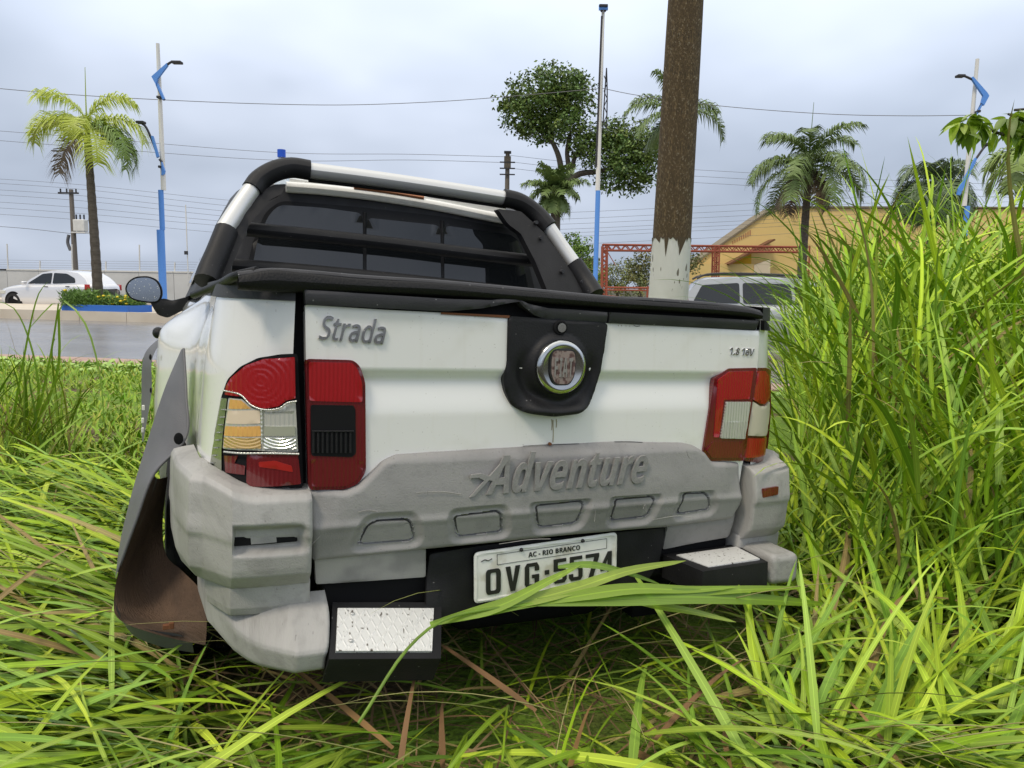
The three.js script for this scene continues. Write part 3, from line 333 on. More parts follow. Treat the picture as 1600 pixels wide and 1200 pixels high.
{ // ---- red steel gantry
  const d = 36, b = W(945, 455, d), o = thing('steel_gantry', 'rusty red lattice steel gantry in front of the warehouse', 'gantry', [b.x, 0, b.z]); const red = std({ color: rgb(0.27, 0.07, 0.04), roughness: 0.8 }); const l = (x, y, z = 0) => { const p = W(x, y, d); return V(p.x - b.x, p.y, z); };
  const truss = (name, a0, a1, c0, c1, n) => { const g = []; for (const z of [0, -0.4]) { g.push(bar(a0.clone().setZ(z), a1.clone().setZ(z), 0.045, 5), bar(c0.clone().setZ(z), c1.clone().setZ(z), 0.045, 5)); for (let k = 0; k < n; k++) { const p = (k % 2 ? a0.clone().lerp(a1, k / n) : c0.clone().lerp(c1, k / n)).setZ(z), q = (k % 2 ? c0.clone().lerp(c1, (k + 1) / n) : a0.clone().lerp(a1, (k + 1) / n)).setZ(z); g.push(bar(p, q, 0.025, 4)); } } mesh(name, join(g), red, o); };
  truss('top_beam', l(942, 382), l(1262, 386), l(942, 391), l(1262, 394), 44);
  for (const x of [942, 1117, 1258]) { const f0 = l(x, 440), f1 = l(x + 7, 440); f0.y = 0; f1.y = 0; truss('column', l(x, 384), f0, l(x + 7, 384), f1, 16); }
  mesh('side_rail', join([bar(l(945, 449), l(1015, 450), 0.05, 5), bar(l(945, 453), l(1015, 454), 0.04, 5), bar(l(948, 462), l(1015, 470), 0.04, 5), bar(l(950, 395), l(962, 415), 0.02, 4)]), red, o);
  mesh('rail_post', bar(V(l(1012, 450).x, 0, 0), l(1012, 447), 0.05, 5), red, o);
}
// ---- broadleaf trees
function crownGeo(blobs, leaf, per, r = rnd) {   // clumps of leaves on the outside of each bough, gaps between them; tone varies from clump to clump
  const pos = [], col = []; for (const [c, rad, sq] of blobs) { const n = Math.max(6, Math.round(per * rad * rad / 7.5)); for (let i = 0; i < n; i++) { const dir = V(r() * 2 - 1, r() * 2 - 1, r() * 2 - 1); if (dir.lengthSq() > 1) { i--; continue; } const k = 0.45 + 0.6 * Math.cbrt(r()); dir.normalize(); const p = c.clone().add(V(dir.x * rad * k, dir.y * rad * k * (sq || 0.85), dir.z * rad * k)), cr = leaf * (1.0 + 1.5 * r()), tone = 0.65 + 0.8 * r(), yel = r() * 0.35; const m = 16 + Math.floor(r() * 16); for (let j = 0; j < m; j++) { const q = p.clone().add(V(r() - 0.5, (r() - 0.5) * 0.8, r() - 0.5).multiplyScalar(cr * 2)), a = V(r() - 0.5, r() * 0.7 - 0.5, r() - 0.5).normalize(), b = V(r() - 0.5, r() - 0.5, r() - 0.5).cross(a).normalize(); const L = leaf * (0.7 + 0.6 * r()), w = L * 0.26, e = q.clone().addScaledVector(a, L), h = q.clone().addScaledVector(a, L * 0.45), t = tone * (0.85 + 0.3 * r()); for (const v of [q, h.clone().addScaledVector(b, w), e, q, e, h.clone().addScaledVector(b, -w)]) { pos.push(v.x, v.y, v.z); col.push(t * (1 + yel), t, t * (1 - yel)); } } } }
  const g = new THREE.BufferGeometry(); g.setAttribute('position', new THREE.Float32BufferAttribute(pos, 3)); g.setAttribute('color', new THREE.Float32BufferAttribute(col, 3)); g.computeVertexNormals(); return g;
}
function tree(name, label, d, trunkPx, limbs, blobsPx, leaf, per, mat, group) {
  const b = W(trunkPx, 470, d), o = thing(name, label, 'tree', [b.x, 0, b.z], 0, group), l = (x, y, z = 0) => { const p = W(x, y, d); return V(p.x - b.x, p.y, z); }, S = d / F;
  const tr = limbs.map((L) => { const pts = L.pts.map(([x, y, z]) => l(x, y, z || 0)); if (L.ground) pts[0].y = -0.1; return tubeGeo(pts, (u) => lerp(L.r0, L.r1, u), 16, 8); }); mesh('trunk', join(tr), M.bark, o);
  mat.vertexColors = true; mesh('crown', crownGeo(blobsPx.map(([x, y, r, z, sq]) => [l(x, y, z || 0), r * S, sq]), leaf, per), mat, o); return o;
}
tree('broadleaf_tree', 'large dark green broadleaf tree with bare forked limbs', 44, 868, [
  { ground: 1, pts: [[868, 470], [867, 360], [872, 310], [888, 275], [895, 255]], r0: 0.42, r1: 0.2 }, { pts: [[880, 290], [873, 245], [860, 215], [852, 195]], r0: 0.2, r1: 0.1 }, { pts: [[890, 268], [886, 235], [892, 205]], r0: 0.16, r1: 0.08 }, { pts: [[893, 262], [902, 238], [915, 225]], r0: 0.15, r1: 0.07 }, { pts: [[888, 285], [905, 272], [935, 268], [970, 258]], r0: 0.2, r1: 0.08 }],
  [[868, 130, 34, 0], [835, 150, 38, 0.4], [888, 158, 36, 0], [812, 178, 28, 0], [860, 175, 42, -0.6], [900, 140, 22, 0.5], [838, 200, 24, 0], [880, 198, 28, 0.5], [908, 222, 24, 0], [795, 160, 15, 0], [925, 215, 22, 0], [955, 215, 26, 0.3], [990, 222, 36, 0], [1008, 238, 26, 0], [975, 247, 36, 0.5], [988, 272, 30, 0], [945, 240, 26, 0], [955, 282, 18, 0], [1000, 282, 14, 0], [922, 255, 12, 0]], 0.22, 300, leafMat(0.085, 0.16, 0.036, 0.3));
tree('small_tree', 'small bright green tree beside the light mast', 40, 898, [{ ground: 1, pts: [[898, 470], [898, 430], [900, 400]], r0: 0.12, r1: 0.06 }], [[892, 378, 14, 0], [908, 382, 14, 0.2], [900, 395, 16, 0], [888, 398, 9, 0], [915, 410, 14, 0], [925, 435, 18, 0]], 0.16, 520, leafMat(0.13, 0.25, 0.05, 0.35));
tree('round_shrub', 'rounded olive shrub behind the steel gantry', 46, 965, [{ ground: 1, pts: [[965, 470], [965, 445]], r0: 0.12, r1: 0.06 }], [[962, 432, 24, 0], [945, 445, 22, 0], [985, 445, 22, 0.5]], 0.14, 420, leafMat(0.16, 0.2, 0.07, 0.3));
tree('olive_tree', 'loose olive tree behind the whitewashed pole', 52, 1000, [{ ground: 1, pts: [[1000, 470], [1002, 420]], r0: 0.2, r1: 0.08 }], [[1000, 412, 20, 0], [988, 425, 14, 0], [1010, 432, 18, 0], [1080, 408, 16, 0], [1060, 412, 18, 0]], 0.2, 300, leafMat(0.12, 0.15, 0.06, 0.3));
{ // ---- palms
  const dk = leafMat(0.075, 0.135, 0.035, 0.25), md = leafMat(0.13, 0.195, 0.05, 0.3), dry = leafMat(0.1, 0.07, 0.04, 0.05), lt = leafMat(0.14, 0.2, 0.1, 0.3);
  const P = (name, label, d, x, yTop, yBase, o, mats) => { const b = W(x, yBase, d), t = W(x, yTop, d); palm(name, label, V(b.x, 0, b.z), t.y, 0, 1, mats, o); };
  P('bushy_palm', 'short bushy palm in front of the large broadleaf tree', 40, 864, 300, 460, { r0: 0.28, r1: 0.2, n: 30, lw: 0.07, ll: 0.5, fronds: [...ringF(10, 1.2, 1.7, 0.8, 0), ...ringF(8, 0.8, 1.9, 1.3, 0), ...ringF(9, 0.4, 1.55, 1.5, 0), ...ringF(8, -0.4, 1.5, 1.1, 0), ...ringF(8, 0.9, 0.9, 1.6, 0), ...ringF(8, -0.6, 0.9, 0.9, 0)] }, [md, dk]);
  P('royal_palm', 'tall palm half hidden behind the utility pole', 30, 1048, 196, 460, { r0: 0.18, r1: 0.12, shaft: 0.6, n: 52, lw: 0.045, ll: 0.62, fronds: [[Math.PI, 0.55, 2.2, 1.3, 0], [Math.PI + 0.25, 0.1, 2.1, 1.4, 0], [Math.PI - 0.3, 0.9, 2.0, 1.5, 0], [0.05, 0.35, 2.4, 2.0, 0], [0.2, 0.75, 1.8, 1.6, 0], [1.4, 0.8, 1.9, 1.6, 0], [-1.5, 0.6, 1.8, 1.6, 0], [Math.PI + 0.1, 1.3, 1.7, 0.8, 0], [2.4, -0.3, 1.8, 1.1, 0], [Math.PI - 0.1, -0.5, 1.7, 0.7, 1]] }, [md, lt]);
  P('royal_palm', 'full dark palm standing above the warehouse roof', 27, 1250, 290, 470, { r0: 0.17, r1: 0.12, shaft: 0.9, spear: 2.8, n: 56, lw: 0.045, ll: 0.62, fronds: [...ringF(6, 1.0, 2.1, 1.5, 0), ...ringF(7, 0.5, 2.5, 1.8, 0, 0.3, 0.3), ...ringF(6, 0.0, 2.5, 1.6, 0), ...ringF(4, -0.7, 1.9, 0.8, 1)] }, [md, dry]);
  P('weeping_palm', 'pale shaggy palm beside the warehouse wall', 25, 1447, 312, 470, { r0: 0.17, r1: 0.13, shaft: 0.5, n: 50, lw: 0.04, ll: 0.68, fronds: [...ringF(6, 1.1, 1.2, 1.7, 0), ...ringF(8, 0.5, 1.5, 2.2, 0), ...ringF(8, 0.1, 1.7, 2.0, 1), ...ringF(8, -0.6, 1.3, 0.9, 1)] }, [lt, dk]);
  P('royal_palm', 'palm rising at the edge of the tall grass under the leafy branch', 17, 1606, 268, 470, { r0: 0.2, r1: 0.14, shaft: 0.4, n: 36, lw: 0.05, ll: 0.5, fronds: [...ringF(7, 0.6, 1.4, 1.9, 0), ...ringF(7, 0.1, 1.4, 1.7, 0)] }, [leafMat(0.2, 0.28, 0.06, 0.35), dk]);
}
{ // ---- leafy branch reaching in from a tree outside the frame on the right
  const d = 6.0, b = W(1790, 700, d), o = thing('leafy_tree', 'tree with broad glossy leaves reaching over the tall grass', 'tree', [b.x, 0, b.z]); const l = (x, y, z = 0) => { const p = W(x, y, d); return V(p.x - b.x, p.y, z); };
  const t0 = l(1790, 700); t0.y = -0.1; const top = l(1760, 150);
  mesh('trunk', tubeGeo([t0, l(1785, 500), l(1770, 300), top, l(1750, 20)], (u) => lerp(0.09, 0.04, u), 20, 8), M.bark, o);
  mesh('branch', join([tubeGeo([l(1768, 240), l(1680, 225), l(1600, 215), l(1560, 208), l(1530, 196), l(1505, 195)], (u) => lerp(0.035, 0.006, u), 24, 7), tubeGeo([l(1640, 220), l(1600, 190), l(1575, 178)], 0.008, 10, 6), tubeGeo([l(1765, 200), l(1680, 190), l(1600, 170), l(1585, 172)], 0.01, 10, 6)]), M.bark, o);
  const lf = (L, w, dr) => { const pos = [], idx = []; const n = 7; for (let i = 0; i <= n; i++) { const t = i / n, ww = w * Math.sin(Math.PI * Math.pow(t, 0.8)) ** 0.8 * (1 - 0.15 * t), y = -dr * t * t * L; pos.push(-ww, y + ww * 0.25, -t * L, 0, y, -t * L, ww, y + ww * 0.25, -t * L); } for (let i = 0; i < n; i++) for (const k of [0, 1]) { const a = i * 3 + k; idx.push(a, a + 1, a + 3, a + 1, a + 4, a + 3); } const g = new THREE.BufferGeometry(); g.setAttribute('position', new THREE.Float32BufferAttribute(pos, 3)); g.setIndex(idx); g.computeVertexNormals(); return g; };
  const lg = [lf(0.15, 0.033, 0.3), lf(0.18, 0.04, 0.5), lf(0.12, 0.028, 0.15)], lm = [leafMat(0.24, 0.36, 0.02, 0.45), leafMat(0.36, 0.5, 0.03, 0.45), leafMat(0.15, 0.24, 0.015, 0.45)];
  const tips = [[1500, 193, 11], [1522, 182, 9], [1520, 200, 9], [1540, 198, 7], [1508, 208, 6], [1560, 206, 6], [1576, 186, 9], [1592, 176, 9], [1588, 205, 8], [1605, 190, 8], [1600, 218, 6], [1625, 200, 10], [1650, 190, 10], [1670, 215, 10]];
  for (const [x, y, n] of tips) for (let k = 0; k < n; k++) { const m = mesh('leaf', lg[k % 3], lm[Math.floor(rnd() * 3)], o); const p = l(x + rr(-6, 6), y + rr(-4, 4), rr(-0.06, 0.06)); m.position.copy(p); m.rotation.set(rr(-1.5, 0.25), k / n * 6.283 + rr(-0.3, 0.3), rr(-0.4, 0.4), 'YXZ'); }
}

// ================================================================ the pickup truck
const fontB0 = await new FontLoader().loadAsync('fonts/droid/droid_sans_bold.typeface.json');
const fontR = await new FontLoader().loadAsync('fonts/droid/droid_sans_regular.typeface.json');
const truck = thing('pickup_truck', 'white pickup truck with grey plastic cladding stuck in tall grass', 'pickup truck');
truck.position.copy(V(0, -BASE, 0).applyQuaternion(truckQ).add(truckO)); truck.quaternion.copy(truckQ);
function part(name, geo, mat, parent = truck, label) { geo.translate(0, BASE, 0); const m = mesh(name, geo, mat, parent); if (label) m.userData.label = label; return m; }
const px = (list, z) => list.map((p) => at(p[0], p[1], p.length > 2 ? p[2] : z));
// outline of the body's rear corner seen from above: flat behind, rounding forward into the sides
const cornerZ = (x, w = 0.21) => { const t = Math.abs(x) - 0.6; if (t <= 0) return 0; const d = Math.min(t / w, 0.9995); return -0.3 * (1 - Math.sqrt(1 - d * d)); };
const cz = (o) => (x) => cornerZ(x) + o;
const flat = (z) => () => z;

{ // ---------------- body sides, cab, underside (setting the shape seen from behind)
  const halfW = (y) => y > 0.5 ? lerp(0.80, 0.772, (y - 0.5) / 0.17) : y > 0.3 ? lerp(0.815, 0.80, (y - 0.3) / 0.2) : 0.815;
  const archLow = (z) => z > -0.40 ? 0.225 : z > -1.20 ? Math.max(-0.14 + Math.sqrt(Math.max(0, 0.16 - (z + 0.8) ** 2)), -0.1) : -0.16;
  const path = []; for (let i = 0; i <= 14; i++) { const th = lerp(0.155, Math.PI / 2, i / 14); path.push([Math.sin(th), -0.3 * (1 - Math.cos(th)), true]); } for (let i = 1; i <= 16; i++) path.push([1, -0.3 - i / 16 * 1.04, false]);
  const band = (s, yTop, yLow, rows, off) => loft(Array.from({ length: rows + 1 }, (_, j) => path.map(([k, z]) => { const lo = typeof yLow === 'function' ? yLow(z) : yLow; const y = lerp(yTop, lo, j / rows), b = 0.125 * Math.exp(-(((z + 1.04) / 0.33) ** 2)) * sstep(0.67, 0.52, y); return V(s * (0.6 + (halfW(y) - 0.6 + off) * k + b * (z < -0.3 ? 1 : sstep(0, -0.3, z))), y, z + off * (1 - k) * 1.5); })), 1, 1);
  for (const s of [-1, 1]) {
    part('quarter_panel', band(s, 0.656, archLow, 18, 0), M.white);
    part('rail_moulding', band(s, 0.69, 0.652, 3, 0.006), M.trim);
    part('rail_top', loft([path.map(([k, z]) => V(s * (0.6 + (halfW(0.69) - 0.594) * k), 0.69, z)), path.map(([k, z]) => V(s * (0.6 + (halfW(0.69) - 0.594) * k - 0.07), 0.692, z - 0.02))], 1, 1), M.trim);
    // wheel with tyre and rim
    for (const zc of [-0.8, -3.52]) {
      const tyre = new THREE.LatheGeometry([[0.19, -0.09], [0.25, -0.1], [0.295, -0.095], [0.31, -0.07], [0.314, 0], [0.31, 0.07], [0.295, 0.095], [0.25, 0.1], [0.19, 0.09]].map((p) => new THREE.Vector2(...p)), 36); tyre.rotateZ(Math.PI / 2); tyre.translate(s * 0.795, -0.122, zc);
      const blocks = []; for (let k = 0; k < 36; k++) for (const q of [-1, 0, 1]) { const b = bx(0.045, 0.012, 0.034, q * 0.055, 0.315, 0, 0.003); b.rotateX((k + (q ? 0.5 : 0)) / 36 * Math.PI * 2); b.translate(s * 0.795, -0.122, zc); blocks.push(b); }
      const t = part('tyre', tyre, M.rubber); part('tread', join(blocks), M.rubber, t);
      const rim = new THREE.CylinderGeometry(0.19, 0.19, 0.14, 28); rim.rotateZ(Math.PI / 2); rim.translate(s * 0.795, -0.122, zc); part('rim', rim, M.silver);
    }
  }
  // lower body of cab and bonnet
  const sec = (z, hw, top, bot) => [[-hw * 0.9, bot], [-hw, bot + 0.1], [-hw * 1.01, (bot + top) / 2], [-hw * 0.97, top - 0.06], [-hw * 0.9, top], [0, top + 0.02], [hw * 0.9, top], [hw * 0.97, top - 0.06], [hw * 1.01, (bot + top) / 2], [hw, bot + 0.1], [hw * 0.9, bot]].map(([x, y]) => V(x, y, z));
  part('cab_body', loft([sec(-1.35, 0.79, 0.64, -0.16), sec(-1.9, 0.85, 0.635, -0.17), sec(-2.7, 0.875, 0.615, -0.17), sec(-3.0, 0.79, 0.56, -0.15), sec(-3.6, 0.77, 0.49, -0.1), sec(-3.95, 0.7, 0.4, -0.16), sec(-4.08, 0.58, 0.2, -0.18)], 3, 3), M.white);
  part('front_bumper', bx(1.5, 0.26, 0.3, 0, -0.07, -3.98, 0.06), M.clad);
  part('chassis', join([bx(1.2, 0.1, 3.6, 0, -0.14, -2.0), bx(1.26, 0.5, 0.05, 0, 0.25, -0.12), bx(0.1, 0.12, 3.4, -0.45, -0.2, -1.9), bx(0.1, 0.12, 3.4, 0.45, -0.2, -1.9), bx(1.3, 0.12, 0.12, 0, -0.13, -0.8), bx(0.5, 0.16, 0.3, 0.1, -0.2, -0.42, 0.05)]), M.soot);
  part('bed_floor', bx(1.3, 0.03, 1.25, 0, 0.12, -0.75), M.soot);
  for (const s of [-1, 1]) part('bed_wall', bx(0.03, 0.5, 1.25, s * 0.66, 0.38, -0.75), M.soot);
  part('bed_wall', bx(1.3, 0.5, 0.03, 0, 0.38, -1.36), M.soot);
  // greenhouse
  const gs = (z, wb, yb, wt, yt, tilt = 0) => [[-wb, yb], [-lerp(wb, wt, 0.85), lerp(yb, yt, 0.85)], [-wt * 0.9, yt], [0, yt + 0.02], [wt * 0.9, yt], [lerp(wb, wt, 0.85), lerp(yb, yt, 0.85)], [wb, yb]].map(([x, y]) => V(x, y, z - tilt * (y - 0.64)));
  part('cab_shell', loft([gs(-1.52, 0.79, 0.64, 0.62, 1.075, 0.1), gs(-1.62, 0.82, 0.64, 0.635, 1.11, 0.1), gs(-2.2, 0.835, 0.63, 0.63, 1.15), gs(-2.55, 0.845, 0.62, 0.6, 1.12), gs(-3.1, 0.79, 0.57, 0.66, 0.62)], 3, 4), M.trim);
  const roofRow = (z, w, y) => [-1, -0.9, -0.5, 0, 0.5, 0.9, 1].map((k) => V(k * w, y + 0.025 * (1 - k * k) - (Math.abs(k) === 1 ? 0.03 : 0), z));
  part('roof', loft([roofRow(-1.6, 0.545, 1.04), roofRow(-1.61, 0.56, 1.085), roofRow(-1.68, 0.575, 1.14), roofRow(-2.1, 0.57, 1.175), roofRow(-2.5, 0.55, 1.15), roofRow(-2.66, 0.53, 1.08)], 3, 3), M.white);
  for (const s of [-1, 1]) { const g = loft([[V(s * 0.826, 0.69, -1.75), V(s * 0.834, 0.69, -2.3), V(s * 0.835, 0.67, -2.85)], [V(s * 0.752, 0.86, -1.76), V(s * 0.757, 0.87, -2.3), V(s * 0.782, 0.8, -2.74)], [V(s * 0.68, 1.02, -1.8), V(s * 0.678, 1.05, -2.3), V(s * 0.68, 0.98, -2.6)]], 3, 3); part('side_window', g, M.glass); }
  part('windscreen', loft([[V(-0.66, 0.6, -3.08), V(0, 0.62, -3.14), V(0.66, 0.6, -3.08)], [V(-0.57, 1.08, -2.64), V(0, 1.14, -2.68), V(0.57, 1.08, -2.64)]], 4, 3), M.glass);
}
{ // ---------------- cab back wall, window panes, guard bars
  const back = (o) => (x, y) => -1.51 - (y - 0.72) * 0.06 + o - 0.04 * x * x;
  part('cab_back', shell(roundPoly(poly([[338, 470], [350, 415], [372, 365], [398, 318], [432, 290], [455, 284], [800, 340], [828, 358], [850, 400], [868, 470]], -1.5), 0.02), back(0), 0.03, 0.05, 0.01), M.trim);
  const frame = roundPoly(poly([[372, 470], [398, 372], [416, 330], [440, 312], [560, 322], [700, 338], [808, 358], [823, 378], [843, 470]], -1.5), 0.03);
  part('window_frame', shell(frame, back(0.008), 0.012, 0.05, 0.006), M.black);
  const pane = (l, name = 'window_pane') => part(name, shell(roundPoly(poly(l, back(0.012)), 0.03), back(0.013), 0.006, 0.06, 0.003), M.glass);
  pane([[385, 470], [402, 376], [420, 336], [436, 320], [500, 324], [567, 333], [567, 470]]);
  pane([[573, 470], [573, 340], [688, 352], [690, 470]], 'sliding_pane');
  pane([[695, 470], [694, 352], [800, 367], [814, 380], [828, 470]]);
  part('sliding_frame', join([tubeGeo(px([[570, 332], [570, 400], [570, 470]], -1.52), 0.007, 6, 6), tubeGeo(px([[691, 345], [692, 400], [693, 470]], -1.52), 0.009, 6, 6), tubeGeo(px([[570, 336], [630, 342], [691, 350]], -1.55), 0.01, 6, 6)]), M.black);
  part('guard_bar', tubeGeo(px([[385, 358], [480, 367], [620, 382], [740, 397], [838, 408]], -1.40), 0.027, 24, 12), M.black);
  part('guard_bar', tubeGeo(px([[362, 415], [480, 424], [620, 437], [850, 462]], -1.36), 0.027, 24, 12), M.black);
  // white roof lip and the strip above it
  part('roof_lip', tubeGeo(px([[447, 292], [500, 296], [580, 305], [680, 321], [760, 337], [797, 344]], -1.515), 0.022, 30, 12), M.white);
  part('roof_strip', loft([px([[452, 279], [560, 292], [680, 310], [790, 326]], -1.53), px([[452, 292], [560, 303], [680, 322], [795, 342]], -1.54)], 4, 1), M.white);
  part('faded_brake_light', tubeGeo(px([[553, 293], [600, 299], [662, 309]], -1.50), 0.008, 12, 6), std({ color: rgb(0.36, 0.14, 0.06), roughness: 0.6 }));
}
{ // ---------------- tubular sports bar over the bed
  const L = [[318, 432, -1.16], [331, 400, -1.2], [349, 362, -1.26], [375, 322, -1.32], [398, 290, -1.36], [424, 268, -1.385], [455, 260, -1.4], [482, 264, -1.4]];
  const R = [[786, 309, -1.4], [812, 316, -1.395], [838, 334, -1.38], [858, 356, -1.34], [880, 388, -1.3], [903, 420, -1.25], [916, 440, -1.21], [926, 455, -1.17]];
  part('bar_foot', tubeGeo(px([[322, 440], [328, 422], [340, 395], [354, 360]].map((p, i) => [...p, [-1.14, -1.17, -1.21, -1.26][i]])), 0.041, 12, 14), M.black);
  part('bar_tube', tubeGeo(px(L.slice(2, 5)), 0.033, 10, 14), M.silver);
  part('bar_elbow', tubeGeo(px([[394, 297, -1.35], [404, 283, -1.37], [428, 268, -1.385], [455, 262, -1.4], [484, 266, -1.4]]), 0.039, 20, 14), M.black);
  part('bar_tube', tubeGeo(px([[478, 266], [560, 276], [640, 287], [720, 299], [790, 310]], -1.4), 0.031, 20, 14), M.silver);
  part('bar_groove', tubeGeo(px([[482, 281], [560, 290], [640, 300], [720, 312], [790, 323]], -1.41), 0.009, 20, 8), M.black);
  part('bar_elbow', tubeGeo(px(R.slice(0, 4)), 0.039, 18, 14), M.black);
  part('bar_tube', tubeGeo(px(R.slice(3, 6)), 0.031, 10, 14), M.silver);
  part('bar_foot', tubeGeo(px([[896, 412, -1.26], [905, 425, -1.24], [916, 441, -1.21], [930, 462, -1.16]]), 0.042, 10, 14), M.black);
  const plateZ = (x, y) => -1.17 - (y - 0.72) * 0.55;
  part('bar_gusset', shell(roundPoly(poly([[398, 300], [430, 288], [448, 287], [440, 303], [422, 312], [390, 350], [350, 445], [322, 450], [352, 372]], plateZ), 0.01), plateZ, 0.05, 0.05, 0.006), M.black);
  part('bar_gusset', shell(roundPoly(poly([[778, 326], [815, 330], [850, 362], [895, 425], [915, 462], [862, 468], [838, 410], [815, 365], [795, 350]], plateZ), 0.01), plateZ, 0.05, 0.05, 0.006), M.black);
  for (const [x, y] of [[836, 348], [844, 372], [877, 424], [908, 440]]) { const p = on(x, y, plateZ); const c = new THREE.CylinderGeometry(0.008, 0.008, 0.02, 10); c.rotateX(Math.PI / 2); c.translate(p.x, p.y, p.z + 0.008); part('bolt', c, M.trim); }
}
{ // ---------------- soft bed cover: sheet, rolled rear edge, loose left flap
  part('bed_cover', loft([px([[380, 438], [560, 446], [810, 462], [1160, 488]], -0.03), [V(-0.66, 0.695, -0.6), V(-0.2, 0.7, -0.6), V(0.2, 0.7, -0.6), V(0.66, 0.69, -0.6)], [V(-0.66, 0.695, -1.25), V(-0.2, 0.7, -1.25), V(0.2, 0.7, -1.25), V(0.66, 0.69, -1.25)]], 4, 4), M.vinyl);
  const edge = [[372, 441], [420, 438], [480, 441], [560, 446], [685, 452], [810, 462], [960, 474], [1010, 477], [1160, 488], [1184, 493]];
  const hts = [0.016, 0.024, 0.022, 0.018, 0.017, 0.015, 0.014, 0.013, 0.013, 0.011];
  const pts = px(edge, 0.008), rows = []; for (let a = 0; a <= 12; a++) { const t = a / 12 * Math.PI * 2; rows.push(pts.map((p, i) => V(p.x, p.y + hts[i] * Math.sign(Math.sin(t)) * Math.abs(Math.sin(t)) ** 0.7, p.z + 0.022 * Math.cos(t)))); }
  part('cover_edge', loft(rows, 4, 1), M.vinyl);
  part('cover_seam', tubeGeo(px([[372, 430], [420, 424], [480, 427], [560, 434], [685, 442], [810, 453], [960, 467], [1010, 469], [1160, 482], [1186, 489]], 0.014), 0.007, 60, 8), M.trim);
  part('cover_flap', tubeGeo(px([[303, 461, -0.62], [330, 450, -0.42], [352, 440, -0.2], [374, 430, -0.02], [402, 424, 0.012]]), 0.011, 24, 8), M.vinyl);
}
// ---------------- tailgate
const tgZ = (x, y) => { const k = sstep(0.62, 0.5, Math.abs(x)); let z = 0.012; if (y > 0.5) z = 0.014 + 0.01 * (0.66 - y); const drop = sstep(0.512, 0.488, y) * (1 - sstep(0.488, 0.4, y)); z -= 0.012 * drop * k; return z; };
const tailgate = part('tailgate', shell(roundPoly(poly([[477, 476], [600, 484], [700, 489], [797, 495], [953, 505], [1188, 517], [1184, 575], [1162, 722], [1152, 790], [487, 862], [482, 765]], 0.012), 0.006), tgZ, 0.035, 0.012, 0.005), M.white);
part('tailgate_edge', join([bx(0.05, 0.66, 0.02, -0.607, 0.36, -0.045), bx(0.05, 0.66, 0.02, 0.613, 0.36, -0.045), bx(1.22, 0.05, 0.04, 0, 0.655, -0.03)]), M.soot);
part('rust_streak', shell(poly([[690, 488], [797, 493], [797, 497], [690, 491]], 0.02), flat(0.018), 0.003, 0.02, 0), M.rust);
{ // black top cap of the tailgate, broken loose left of the handle
  const capZ = (x, y) => 0.03 - 3.5 * (y - 0.667) ** 2 * (y > 0.667 ? 6 : 2);
  part('cap_moulding', shell(roundPoly(poly([[476, 452], [560, 458], [700, 467], [770, 469], [806, 464], [815, 471], [800, 473], [755, 482], [700, 487], [600, 482], [479, 476]], 0.03), 0.004), capZ, 0.03, 0.01, 0.005), M.trim);
  part('cap_moulding', shell(roundPoly(poly([[808, 465], [828, 475], [860, 482], [900, 484], [952, 488], [952, 505], [900, 504], [865, 502], [838, 493], [820, 480]], 0.03), 0.004), capZ, 0.03, 0.01, 0.005), M.trim);
  part('cap_moulding', shell(roundPoly(poly([[955, 488], [1100, 496], [1189, 501], [1187, 516], [1080, 511], [955, 505]], 0.03), 0.003), capZ, 0.03, 0.01, 0.005), M.trim);
  part('corner_cap', shell(roundPoly(poly([[1190, 500], [1196, 503], [1203, 517], [1190, 516]], 0), 0.003), cz(0.018), 0.03, 0.01, 0.004), M.black);
}
